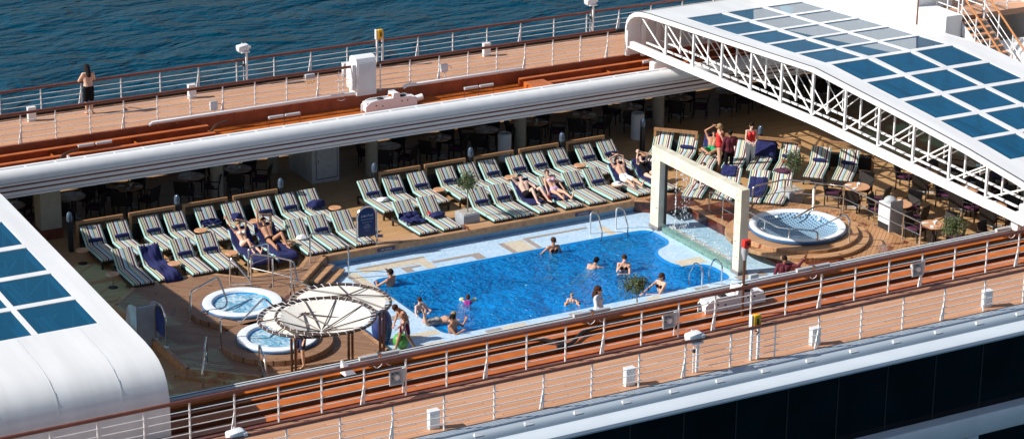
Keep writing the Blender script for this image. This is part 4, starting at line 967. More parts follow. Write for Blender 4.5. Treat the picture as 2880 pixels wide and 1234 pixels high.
gl = tag(empty('glass_trough', (6.12, -.1, 0)), 'green glass trough of pebbles between the feet of the stone arch', 'trough')
B().add([(0, -2.0, .0), (0, 2.06, 0), (0, 2.06, .34), (0, -2.0, .34)], [(0, 1, 2, 3)]).build('front_pane', 'glassclear', gl, False); B().add([(.43, -2.0, .0), (.43, 2.06, 0), (.43, 2.06, .95), (.43, -2.0, .95)], [(0, 1, 2, 3)]).build('rear_pane', 'glassrear', gl, False); B().box(.02, .41, -1.99, 2.05, .01, .16).build('pebble_bed', 'pebble', gl, False)
b = B()
for k in range(6): b.box(-.02, -.011, -1.8 + .72 * k, -1.76 + .72 * k, .05, .09); b.box(-.02, -.011, -1.8 + .72 * k, -1.76 + .72 * k, .25, .29)
tag(b.build('studs', 'steel', gl, False), kind='stuff')
M['spray'] = water_mat('spray', (.9, .95, 1), 30, 1, .05, foam=.35)
wf = tag(empty('water_jets', (6.4, 0, 0)), 'water falling and splashing inside the stone arch', 'water jet', kind='thing')
b = B(); rn = random.Random(8)
for k in range(150):
    y = .9 + rn.gauss(0, .16); z = rn.uniform(.3, 2.4); s_ = rn.uniform(.006, .016); b.ball((rn.gauss(-.1, .05), y + (rn.gauss(0, .03)), z), (s_, s_, s_ * rn.uniform(1, 3)), 5, 4)
for k in range(120): z = rn.uniform(.2, 2.4); b.ball((-.1, 1.45 + rn.gauss(0, .02), z), (.008, .008, .03), 5, 4)
for yj in (-1.6, -.9, -.2, .5, 1.2, 1.7):
    for k in range(46): t = rn.random(); b.ball((rn.gauss(0, .05), yj + rn.gauss(0, .03 + .10 * t), .16 + .6 * t * rn.random()), rn.uniform(.008, .02), 5, 4)
tag(b.build('falling_drops', 'spray', wf), kind='stuff')
# ================================================================== HANDRAILS AND LADDERS
def rail3(label, pts_list, posts=(), r=.024, cat='handrail', z=.424, bars=()):
    r = .028
    o = tag(empty('handrail', (*pts_list[0][0][:2], z)), label, cat)
    for p in pts_list: loc0(B().tube(p, r, 8, smooth=.14).build('rail_tube', 'steel', o), o)
    for p in bars: loc0(B().tube(p, r * .5, 6).build('cross_bar', 'steel', o), o)
    for x, y, zt in posts: loc0(B().tube([(x, y, z), (x, y, zt)], r * .9, 8).build('post', 'steel', o), o); loc0(B().cyl((x, y), .05, z, z + .012, 12).build('base_plate', 'steel', o), o)
    return o
Z_ = .424; H = 1.02
def G(x, y, h=0): return (x, y, Z_ + h)
rail3('steel grab rail reaching from the left platform into the far hot tub', [[G(-11.11, .97), G(-11.11, .97, .92), G(-9.95, 1.6, .98), G(-9.95, .9, .42), G(-10.1, .75, .30), G(-10.85, .9, .25)]], [(-11.11, .97, .5)])
rail3('bent steel rail at the back of the far hot tub', [[G(-8.95, 3.0), G(-8.95, 3.0, .98), G(-8.6, 2.2, .35)], [G(-8.95, 2.9, .1), G(-8.6, 2.2, .30)]], [(-8.95, 3.0, .5)])
rail3('steel rail loop standing between the two left hot tubs', [[G(-11.16, -1.37), G(-11.16, -1.37, .95), G(-10.6, -1.6, .80), G(-9.3, -.3, .85), G(-9.0, -.65, .5)]], [(-11.16, -1.37, .5)])
rail3('curved steel railing sweeping round behind the far hot tub toward the canopies', [[G(-8.14, 3.45), G(-8.14, 3.45, .95), G(-7.4, 3.6, .98), G(-7.4, 3.6)], [G(-8.2, 3.1, 0), G(-8.2, 3.1, .92), G(-7.7, 2.5, .93), G(-7.3, 1.95, .9), G(-7.45, 1.4, .6), G(-7.5, 1.3, .50), G(-7.2, .5, .45), G(-6.9, -.5, .45)]], [(-7.79, 2.41, Z_ + .92), (-7.33, 2.1, Z_ + .9), (-7.73, 1.25, Z_ + .52), (-7.5, 1.5, Z_ + .5), (-7.0, -.3, Z_ + .45)], bars=[[G(-8.2, 3.1, .45), G(-7.79, 2.41, .45), G(-7.4, 1.9, .4)], [G(-8.14, 3.4, .45), G(-7.4, 3.55, .5)]])
rail3('steel handrail beside the two pool steps', [[G(-5.89, 3.76), G(-5.89, 3.76, .98), G(-5.3, 3.3, .98), G(-4.95, 2.95, .6), G(-4.95, 2.95, -.42)]])
rail3('short steel handrail at the near left edge of the teak platform', [[G(-11.96, -2.23), G(-11.96, -2.23, .85), G(-12.3, -2.9, .75), G(-12.55, -3.3, .2), G(-12.55, -3.3, -.22)]], [(-11.96, -2.23, .6)], bars=[[G(-11.96, -2.23, .35), G(-12.5, -3.25, .2)]])
rail3('short steel handrail beside the left canopy post', [[G(-10.9, -3.5), G(-10.9, -3.5, .85), G(-11.1, -4.3, .75), G(-11.2, -4.7, .2), G(-11.2, -4.7, -.22)]], [], bars=[[G(-10.9, -3.5, .35), G(-11.2, -4.65, .2)]])
rail3('long steel railing along the back and right edge of the right platform', [[G(9.43, 1.52), G(9.43, 1.52, .80), G(10.74, 1.5, .85), G(12.1, .0, .85), G(12.1, -3.95, .85), G(12.1, -4.1, .85), G(12.1, -4.1, 0)]], [(10.74, 1.5, Z_ + .85), (11.45, .75, Z_ + .85), (12.1, 0, Z_ + .85), (12.1, -1.7, Z_ + .85), (12.1, -3.2, Z_ + .85)], bars=[[G(12.1, 0, .42), G(12.1, -4.1, .42)], [G(9.43, 1.52, .40), G(10.74, 1.5, .42), G(12.1, 0, .42)]])
rail3('steel railing on the pool side of the right hot tub', [[G(7.95, 1.9), G(7.95, 1.9, .75), G(7.95, 1.1, .75), G(7.95, -2.0, .72), G(8.9, -2.9, .70), G(8.9, -2.9, 0)]], [(7.95, 1.1, Z_ + .75), (7.95, -.3, Z_ + .73), (7.95, -1.3, Z_ + .72), (8.2, -2.3, Z_ + .7)], bars=[[G(7.95, 1.1, .38), G(7.95, -2.0, .36), G(8.85, -2.85, .35)]])
rail3('bent grab rail dipping into the large clear hot tub', [[G(11.3, -.9), G(11.3, -.9, .5), G(10.6, -.5, .55), G(9.6, -.6, .3)], [G(10.6, -.3, .2), G(10.9, .1, 1.0), G(11.7, .0, 1.05)]])
rail3('tall grab post at the near side of the large hot tub', [[G(10.0, -3.1, .1), G(10.0, -3.1, .95), G(10.2, -2.6, .98), G(9.3, -2.0, .35)]])
def ladder(lab, x0, x1, y, s_):
    o = tag(empty('pool_ladder', ((x0 + x1) / 2, y, 0)), lab, 'ladder')
    for x in (x0, x1):
        loc0(B().tube([(x, y + .45 * s_, 0), (x, y + .45 * s_, .80), (x, y + .02 * s_, .86), (x, y - .32 * s_, .25), (x, y - .2 * s_, -.1), (x, y - .22 * s_, -1.0)], .024, 8, smooth=.18).build('side_rail', 'steel', o), o)
    for z in (-.12, -.4, -.7): loc0(B().box(x0, x1, y - .3 * s_ - .05, y - .3 * s_ + .05, z - .02, z).build('tread', 'redwood', o, False), o)
ladder('steel ladder on the far edge of the pool beside the arch', 3.95, 4.95, 2.5, 1)
ladder('steel ladder on the near edge of the pool right of the potted tree', 4.28, 5.02, -2.75, -1)
# ================================================================== SIGNS, BINS, STATUE
def archsign(lab, x, y, rz, z, w=.72, h=1.3):
    r = tag(empty('notice_board', (x, y, z), rz), lab, 'notice board')
    hw = w / 2; pts = [(-hw, 0, 0), (-hw, 0, h - hw)] + [(-hw * cos(t * pi / 10), 0, h - hw + hw * sin(t * pi / 10)) for t in range(1, 10)] + [(hw, 0, h - hw), (hw, 0, 0)]
    B().tube(pts, .028, 8).build('arch_frame', 'steel', r)
    pl = [(-hw + .05, .28), (hw - .05, .28), (hw - .05, h - hw)] + [((hw - .05) * cos(t * pi / 10), h - hw + (hw - .05) * sin(t * pi / 10)) for t in range(1, 10)] + [(-hw + .05, h - hw)]
    b = B(); n = len(pl); b.add([(px, -.014, pz) for px, pz in pl] + [(px, .014, pz) for px, pz in pl], [tuple(range(n)), tuple(range(2 * n - 1, n - 1, -1))] + [(i, n + i, n + (i + 1) % n, (i + 1) % n) for i in range(n)]); b.build('board', 'navy2', r, False)
    for s_ in (-1, 1): B().box(s_ * hw - .08, s_ * hw + .08, -.05, .05, 0, .012).build('foot_plate', 'white2', r, False)
    return r
sg = archsign('arch framed navy notice board headed Lido Pool at the poolside kerb', -3.55, 4.45, 0, .42)
text('heading', 'Lido Pool', .11, 'lgrey', sg, (0, -.017, .98), (pi / 2, 0, 0)); text('subheading', 'Please be aware that the', .045, 'lgrey', sg, (0, -.017, .86), (pi / 2, 0, 0))
rn = random.Random(2)
text('rules', '\n'.join(['depth of this pool varies', '', 'No diving', 'No running', 'Shower before use', 'Children must be', 'supervised', '', 'Thank you']), .036, 'grey', sg, (0, -.017, .62), (pi / 2, 0, 0))
archsign('arch framed dark notice board seen edge on at the left platform', -12.53, -.2, radians(-88), .42, .74, 1.18)
tb_ = tag(empty('towel_bin', (-12.75, .65, .2)), 'tall grey towel bin with a curved side and navy inside, left of the spa deck', 'towel bin')
prof = [(-.45, 0), (.42, 0), (.42, .62), (.36, .95), (.20, 1.16), (-.02, 1.26), (-.45, 1.30)]
for x in (-.36, .34): b = B(); b.extr([(y - .0, z) for y, z in [(-.45, 0), (.42, 0), (.42, .6), (.36, .92), (.18, 1.14), (-.05, 1.24), (-.45, 1.28)]], x, x + .02); b.build('side_panel', 'grey', tb_, autos=30)
B().box(-.34, .34, -.44, -.40, 0, 1.26).build('back_panel', 'lgrey', tb_, False); B().box(-.34, .34, -.39, .38, .0, .95).build('towel_stack', 'navy', tb_, False)
tw = tag(empty('tall_bin', (12.35, -2.15, .2)), 'tall white and grey bin with a rounded top beside the right railing', 'bin')
B().box(-.22, .22, -.30, .30, .45, 1.12).build('front_panel', 'white', tw, False); B().box(-.218, .218, -.298, .298, 0, .45).build('lower_panel', 'darkwall', tw, False)
b = B(); b.lathe([(.22, 1.12), (.2, 1.25), (.12, 1.32), (0, 1.34)], n=20, cap=False); b.build('dome_lid', 'grey', tw)
b = B(); b.extr([(-.36, 0), (-.36, 1.2), (-.335, 1.27), (-.31, 1.2), (-.31, 0)], -.26, .26); b.build('side_panel', 'grey', tw)
for i, (x, y) in enumerate(((-3.05, 4.065), (4.35, 4.065))):
    d_ = tag(empty('depth_plate', (x, y, .3)), f"small navy depth plate on the far pool kerb, {'left' if i == 0 else 'right'} one", 'sign'); B().box(-.32, .32, -.006, .006, -.06, .06).build('plate', 'navy2', d_, False); text('lettering', 'NO DIVING', .075, 'lgrey', d_, (0, -.008, 0), (pi / 2, 0, 0))
pg = tag(empty('penguin_statue', (-6.42, -2.28, 0), radians(70)), 'dark blue penguin statue standing at the left end of the pool', 'statue')
B().lathe([(0, .02), (.16, .02), (.24, .12), (.30, .38), (.31, .62), (.26, .86), (.17, 1.02), (.14, 1.08), (.15, 1.16), (.12, 1.25), (.05, 1.30), (0, 1.31)], n=28).build('body', 'bluest', pg)
for s_ in (-1, 1): B().ball((s_ * .30, -.02, .62), (.05, .12, .30), 12, 8, Matrix.Rotation(s_ * -.18, 3, 'Y')).build('flipper', 'bluest', pg)
B().ball((0, -.2, 1.17), (.03, .12, .03), 10, 6).build('beak', 'yellow', pg); B().rbox((0, -.05, .02), (.36, .34, .05), .02).build('feet', 'poolband', pg)
bl_ = B().ball((-6.1, -2.88, .23), .24, 24, 16).build('ball', 'green'); tag(bl_, 'green ball ornament behind the legs of the man by the pool', 'ball')
# ================================================================== PLANTERS WITH TREES
def crown(seed, R, n=1100):
    rn = random.Random(seed); b = B(); cl = [(Vector((rn.gauss(0, 1), rn.gauss(0, 1), rn.gauss(0, .9))).normalized() * R * rn.uniform(.25, .82), rn.uniform(.13, .24) * R / .42) for _ in range(26)]
    for k in range(n):
        c, r = cl[k % len(cl)]; p = c + Vector((rn.gauss(0, 1), rn.gauss(0, 1), rn.gauss(0, 1))) * r * .52
        p.z *= .85
        q = Euler((rn.uniform(0, 6), rn.uniform(0, 6), rn.uniform(0, 6))).to_matrix(); l, w = rn.uniform(.035, .06), rn.uniform(.012, .02)
        b.add([p + q @ Vector(v) for v in ((-l, 0, 0), (0, -w, .006), (l, 0, 0), (0, w, .006))], [(0, 1, 2, 3)])
    return b
def ptree(lab, x, y, z0, hc, R, seed, pot='square', pz=.55):
    r = tag(empty('potted_tree', (x, y, z0)), lab, 'potted tree')
    if pot == 'square': B().rbox((0, 0, .25), (.62, .62, .5), .02).build('planter', 'planter', r); B().box(-.27, .27, -.27, .27, .5, .525).build('pebbles', 'pebble', r, False)
    else: B().lathe([(.2, 0), (.28, .45), (.29, .5), (.25, .5), (.24, .44), (0, .44)], n=24, cap=False).build('planter', 'planter', r)
    b = B(); b.tube([(0, 0, .45), (.015, .01, .8), (-.01, 0, hc - R * .6), (0, 0, hc)], .02, 7, rs=[.024, .02, .018, .012]); rn = random.Random(seed)
    for k in range(9): a = rn.uniform(0, 6.3); b.tube([(0, 0, hc - R * .55 + .03 * k), (R * .55 * cos(a), R * .55 * sin(a), hc - R * .2 + rn.uniform(0, .5) * R)], .007, 5)
    b.build('trunk', 'bark', r); o = crown(seed, R).build('crown', 'leaf', r, False); o.location = (0, 0, hc)
    return r
ptree('round olive tree in a square planter among the middle loungers', .42, 4.98, .2, 1.52, .40, 1)
ptree('round olive tree in a square planter beside the angled loungers', 11.35, 1.95, .2, 1.55, .44, 2)
ptree('round leafy tree standing at the near edge of the pool', .62, -5.15, .2, 1.4, .44, 3, 'round')
ptree('loose leafy tree by the near dining tables, cut by the near fascia', 12.15, -5.7, .2, 1.42, .48, 4, 'round')
# ================================================================== FITTINGS ON THE UPPER DECKS
def tubelamp(x, y, z, lab):
    r = tag(empty('tube_lamp', (x, y, z)), lab, 'lamp', 'twin grey tube lamps along the roof tracks')
    for s_ in (-1, 1):
        B().tube([(s_ * .31 - .27, 0, .42), (s_ * .31 + .27, 0, .42)], .055, 10).build('lamp_tube', 'lgrey', r); B().tube([(s_ * .58, 0, 0), (s_ * .58, 0, .42)], .014, 6).build('leg', 'rail', r)
    B().tube([(0, 0, 0), (0, 0, .40)], .014, 6).build('leg', 'rail', r)
    B().tube([(.02 + .09 * cos(t * .8), -.03, .2 + .09 * sin(t * .8) - .01 * t) for t in range(12)], .008, 5).build('cable', 'railo', r)
for i, x in enumerate((-10.2, -3.4, 4.15, 11.6)): tubelamp(x, 11.0 - .0, 2.5, f"twin grey tube lamp on legs in the far orange track, {ORD[i]} from the left")
for i, x in enumerate((-10.2, -3.72, 3.7, 11.0)):
    r = tag(empty('tube_lamp', (x, -9.6, 2.98)), f"twin grey tube lamp lying on the near deck edge, {ORD[i]} from the left", 'lamp', 'twin grey tube lamps along the roof tracks')
    for s_ in (-1, 1): B().tube([(s_ * .3 - .27, 0, .06), (s_ * .3 + .27, 0, .06)], .06, 10).build('lamp_tube', 'lgrey', r); 
    B().box(-.05, .05, -.05, .05, 0, .12).build('bracket', 'steel', r, False)
    B().tube([(-.25 + .06 * t, -.22 - .04 * (t % 2), -.12 - .07 * sin(t)) for t in range(9)], .012, 5, smooth=.03).build('cable', 'cloth_w', r)
def winch(x, y, z, lab, pipes):
    r = tag(empty('winch_unit', (x, y, z)), lab, 'machine')
    pf = [(-1.0, 0), (-1.0, .26), (-.82, .40), (-.62, .44), (.05, .44), (.08, .62), (.3, .62), (.34, .44), (.72, .44), (.86, .38), (1.0, .26), (1.0, .06), (.62, .06), (.60, 0), (-.2, 0), (-.22, .05), (-.5, .05), (-.52, 0)]
    for yy in (-.2, .17):
        b = B(); n = len(pf); b.add([(px, yy, pz) for px, pz in pf] + [(px, yy + .03, pz) for px, pz in pf], [tuple(range(n)), tuple(range(2 * n - 1, n - 1, -1))] + [(i, n + i, n + (i + 1) % n, (i + 1) % n) for i in range(n)]); b.build('side_plate', 'white', r, False)
    B().box(-.95, .95, -.168, .168, .05, .38).build('gearbox', 'white2', r, False); B().box(.08, .3, -.168, .168, .38, .60).build('tower', 'white', r, False)
    B().tube([(-.02, 0, .50), (.08, 0, .50)], .05, 12).build('coupling', 'orange', r)
    if pipes: B().tube([(1.0, -.02, .24), (1.28, -.05, .30)], .11, 14).build('motor', 'white', r)
    b = B()
    for k, (px, pz) in enumerate(((-.6, .26), (-.35, .22), (.4, .3), (.62, .3))): b.tube([(px, -.215, pz), (px, -.20, pz)], .025, 8)
    tag(b.build('bolts', 'darkwall', r), kind='stuff'); B().box(-.42, -.26, -.1, .1, .385, .46).build('cover', 'darkwall', r, False); B().box(.46, .62, -.1, .1, .385, .46).build('cover', 'darkwall', r, False)
    return r
winch(.72, 11.25, 2.5, 'long white winch machine in the far orange track beside the white locker', True)
winch(.25, -10.55, 2.78, 'long white winch machine in the near orange track behind the railing', False)
for i, (a, c) in enumerate(((-8.0, -.35), (1.55, 6.35))):
    B_ = B().tube([(a, 11.78, 3.02), (a + .12, 11.78, 3.09), (c - .05, 11.78, 3.09), (c, 11.78, 3.05)], .06, 10)
    o = B_.build('shaft_pipe', 'white'); tag(o, f"thick white shaft pipe {'left' if i == 0 else 'right'} of the far winch machine", 'pipe')
    b = B(); k = a + .3
    while k < c: b.box(k, k + .04, 11.74, 11.82, 2.93, 3.04); k += .7
    b.build('pipe_bracket', 'orange2', o, False)
lk = tag(empty('deck_locker', (.22, 12.25, 2.9)), 'tall white steel locker with a rounded top among the far railings', 'locker')
b = B(); b.extr([(-.3, 0), (.3, 0), (.3, 1.2), (.24, 1.32), (.1, 1.38), (-.1, 1.38), (-.24, 1.32), (-.3, 1.2)], -.40, .36); b.build('body', 'white', lk, autos=25)
B().rbox((-.02, -.31, .62), (.66, .02, 1.1), .006).build('door', 'white2', lk); B().rbox((-.48, 0, .68), (.14, .5, .9), .02).build('side_box', 'white2', lk)
lad = tag(empty('wall_ladder', (-.75, 12.05, 2.5)), 'narrow white rung ladder hanging left of the white locker', 'ladder')
for x in (-.08, .08): B().tube([(x, 0, .2), (x, 0, 1.35)], .015, 6).build('side_rail', 'white', lad)
for k in range(5): B().tube([(-.16, -.04, .35 + .22 * k), (.0, -.08, .32 + .22 * k), (.14, -.03, .35 + .22 * k)], .012, 5).build('rung', 'white', lad)
def vent(x, y, rz, lab):
    r = tag(empty('vent_box', (x, y, 2.9), rz), lab, 'vent box', 'white vent boxes by the outer railings')
    b = B(); b.extr([(-.07, 0), (.07, 0), (.07, .43), (.09, .45), (.09, .49), (-.09, .49), (-.09, .45), (-.07, .43)], -.14, .14); b.build('housing', 'white2', r, False); B().box(-.13, .13, -.08, -.072, .07, .38).build('cover_plate', 'white', r, False)
for i, x in enumerate((-11.15, -5.35, .6, 6.35)): vent(x, 14.4, 0, f"white vent box on the far promenade, {ORD[i]} from the left")
for i, x in enumerate((-10.95, -5.3, .52, 6.38)): vent(x, -14.05, 0, f"white vent box on the near promenade, {ORD[i]} from the left")
def flood(x, y, z, rz, lab, hgt_=1.0):
    r = tag(empty('floodlight', (x, y, z), rz), lab, 'floodlight', 'white floodlights on posts by the outer railings')
    B().box(-.03, .03, -.03, .03, 0, hgt_).build('post', 'white', r, False); B().tube([(-.12, 0, 0), (-.12, 0, .75)], .015, 6).build('brace', 'white', r)
    b = B(); b.rbox((-.14, 0, hgt_ + .13), (.42, .30, .24), .06, Matrix.Rotation(-.12, 3, 'Y')); b.rbox((.06, 0, hgt_ + .16), (.12, .34, .10), .03); b.build('lamp_head', 'white2', r); B().rbox((-.10, -.13, hgt_ + .0), (.34, .12, .05), .015).build('visor', 'white', r)
    B().tube([(-.28, 0, hgt_ + .1), (-.1, .16, hgt_ + .26), (.1, 0, hgt_ + .1)], .012, 6).build('bracket', 'white', r); B().rbox((-.12, -.02, .62), (.08, .08, .1), .02).build('junction', 'darkwall', r)
flood(-3.0, 15.0, 3.02, 0, 'white floodlight on the far outer railing, left one', 1.12); flood(11.3, 15.0, 3.02, 0, 'white floodlight on the far outer railing near the roof', 1.12)
flood(-16.1, -14.15, 2.9, 0, 'white floodlight at the bottom edge on the near outer railing', .85); flood(-3.3, -14.15, 2.9, 0, 'white floodlight on the near outer railing above the hull', .88)
def lifebox(x, y, z, lab, h=.98):
    r = tag(empty('rescue_box', (x, y, z)), lab, 'rescue box')
    for s_ in (-.11, .11): B().box(s_ - .03, s_ + .03, -.03, .03, 0, h + .2).build('post', 'white', r, False)
    B().rbox((0, -.02, h + .12), (.24, .16, .36), .05).build('case', 'yellow', r); B().box(-.03, .03, -.106, -.101, h + .04, h + .2).build('symbol', 'black', r, False); B().box(-.17, -.135, -.06, .06, h - .06, h + .30).build('backing', 'white', r, False)
    B().tube([(-.05, -.05, h - .14), (.06, -.05, h - .2), (.0, -.05, h - .3)], .02, 6).build('cord', 'darkwall', r)
lifebox(2.25, 15.0, 3.0, 'yellow rescue box on twin white posts at the far railing'); lifebox(-1.5, -14.15, 2.9, 'yellow rescue box on twin white posts at the near railing', .98)
for i, x in enumerate((-10.95, -2.82, 5.5)):
    r = tag(empty('horn_speaker', (x, -12.0, 3.5)), f"square white horn loudspeaker on the near inner railing, {ORD[i]} from the left", 'loudspeaker', 'square horn loudspeakers')
    vs = []
    for s_, yy in ((.20, -.10), (.20, -.06), (.08, .12)):
        for dx, dz in ((-1, -1), (1, -1), (1, 1), (-1, 1)): vs.append((dx * s_, yy, dz * s_))
    for s_, yy in ((.17, -.10), (.06, .08)):
        for dx, dz in ((-1, -1), (1, -1), (1, 1), (-1, 1)): vs.append((dx * s_, yy, dz * s_))
    q = lambda a, b_: [(a + k, a + (k + 1) % 4, b_ + (k + 1) % 4, b_ + k) for k in range(4)]
    B().add(vs, q(0, 4) + q(4, 8) + [(8, 9, 10, 11)] + q(12, 0) + q(16, 12) + [(16, 19, 18, 17)]).build('horn', 'lgrey', r, False)
    B().tube([(0, -.12, 0), (0, .05, 0)], .07, 14).build('driver', 'white2', r); B().rbox((.26, .02, .03), (.1, .05, .3), .01).build('mount_plate', 'white2', r); B().tube([(.24, .02, -.1), (.22, .02, -.5)], .018, 6).build('cable_pipe', 'white', r); B().tube([(0, .1, 0), (0, .2, 0)], .06, 12).build('rear_cap', 'lgrey', r)
for i, (x, z) in enumerate(((-5.55, 3.3), (3.3, 3.45))):
    r = tag(empty('junction_box', (x, 12.02, z)), f"small white junction box hanging on the far inner railing, {'left' if i == 0 else 'right'} one", 'junction box'); B().rbox((0, 0, 0), (.28, .12, .30), .03).build('box', 'white2', r); B().tube([(.16, 0, .05), (.28, .0, .03), (.3, .02, -.06)], .01, 5).build('wire', 'orange2', r); B().tube([(.04, 0, -.15), (.04, .03, -.4)], .018, 6).build('bracket', 'white', r)
r = tag(empty('cable_box', (-1.95, 12.05, 3.8)), 'grey cable box with loose yellow cables on the far inner railing', 'cable box'); B().rbox((0, 0, .05), (.36, .2, .16), .02).build('box', 'grey', r)
B().tube([(-.12 + .04 * t, -.05, -.1 - .13 * sin(t * .9) ** 2) for t in range(9)], .011, 5, smooth=.03).build('cable', 'yellow', r)
for i, (x, y, z) in enumerate(((-11.22, 10.2, 2.5), (-11.2, -9.95, 2.8))):
    r = tag(empty('fin_bracket', (x, y, z)), f"white triangular fin bracket in the {'far' if i == 0 else 'near'} orange track", 'bracket'); B().add([tuple(c * .7 for c in v) for v in [(-.22, -.15, 0), (-.22, .4, 0), (-.22, .35, .5), (-.22, .28, .55), (-.17, -.15, 0), (.25, -.1, 0), (-.17, .35, .5), (-.17, .28, .55), (.25, .0, 0)]], [(0, 3, 2, 1), (4, 5, 7), (0, 4, 7, 3), (3, 7, 6, 2), (5, 8, 6, 7)]).build('fin', 'white', r, False)
for i, (x, y) in enumerate(((-12.2, 10.45), (-6.6, 11.1))):
    o = B().tube([(x - .6, y, 2.58), (x, y, 2.6), (x + .5, y - .05, 2.66), (x + .8, y + .25, 2.84), (x + 1.3, y + .35, 2.88)], .05, 8, smooth=.25).build('bent_pipe', 'bronze'); tag(o, f"bent brown cable pipe in the far orange track, {'left' if i == 0 else 'right'} one", 'pipe')
r = tag(empty('alarm_post', (.12, -11.25, 2.5)), 'thin steel post with a red alarm box rising from the near track', 'alarm post')
B().tube([(0, 0, 0), (0, 0, 2.05)], .04, 10).build('pole', 'bronze', r); B().rbox((.02, -.02, 2.42), (.22, .16, .22), .02).build('alarm_box', 'red', r); B().lathe([(.03, 1.9), (.10, 2.15), (.10, 2.28)], n=14).build('cup', 'grey', r); B().tube([(.03, -.11, 2.42), (.03, -.08, 2.42)], .05, 12).build('sounder', 'darkwall', r)
B().rbox((.1, 0, 1.1), (.1, .1, .22), .01).build('switch_box', 'darkwall', r); B().tube([(0, 0, 1.3), (-.06, 0, 1.2), (0, 0, 1.0)], .012, 5).build('strap', 'steel', r)
b = B()
for k in range(5): b.tube([(0, 0, .05), (.25 * cos(k * 1.3), .2 * sin(k * 1.3), .02)], .02, 5)
b.build('base_stays', 'orange2', r)
for i, (x, y) in enumerate(((.9, -4.0), (8.9, -4.6), (5.95, -3.6))):
    r = tag(empty('spotlight', (x, y, 0 if i != 1 else .2)), ['small dark floor spotlight right of the lady in a white shirt', 'small dark floor spotlight right of the waving waiter', 'small dark spotlight at the foot of the stone arch'][i], 'spotlight'); B().rbox((0, 0, .34), (.32, .14, .16), .02).build('housing', 'grey', r); B().box(-.03, .03, -.03, .03, 0, .28).build('stand', 'darkwall', r, False)
# ================================================================== PEOPLE
def skinmat(name, c): return mat(name, c, .5, var=.08, vscale=5)
M['skin1'] = skinmat('fair_skin', (.62, .36, .25)); M['skin2'] = skinmat('tan_skin', (.45, .22, .13)); M['skin3'] = skinmat('brown_skin', (.28, .13, .08)); M['skin4'] = skinmat('pale_skin', (.70, .46, .36))
M['hairk'] = mat('black_hair', (.012, .009, .008), .7, bump=.8, bscale=60, spec=.15); M['hairb'] = mat('brown_hair', (.06, .025, .015), .7, bump=.8, bscale=60, spec=.15); M['hairl'] = mat('blond_hair', (.36, .24, .12), .7, bump=.8, bscale=60, spec=.15)
M['eye'] = mat('dark_eye', (.01, .01, .01), .2); M['lip'] = mat('lip', (.35, .09, .07), .5)
M['maroon'] = mat('maroon_uniform', (.12, .012, .03), .8, bump=.3); M['redtop'] = mat('red_top', (.62, .02, .02), .7); M['greensh'] = mat('green_trunks', (.02, .30, .12), .8); M['lilac'] = mat('lilac_bikini', (.55, .38, .68), .7); M['blouse'] = mat('sheer_pink_blouse', (.62, .40, .30), .8); M['shirtw'] = mat('pale_blue_shirt', (.62, .68, .80), .8, bump=.4)
M['trunk_str'] = stripes('striped_trunks', [(2, (.3, .02, .04)), (1, (.7, .6, .6)), (2, (.12, .01, .05)), (1, (.7, .6, .6))] * 3, -.25, .25)
M['trunk_nw'] = mat('navy_white_trunks', (.02, .03, .10), .8, var=.1)
M['patt'] = tile('patterned_trunks', (.005, .005, .01), (.5, .5, .5), 22, .8)
V3 = Vector
REM = []
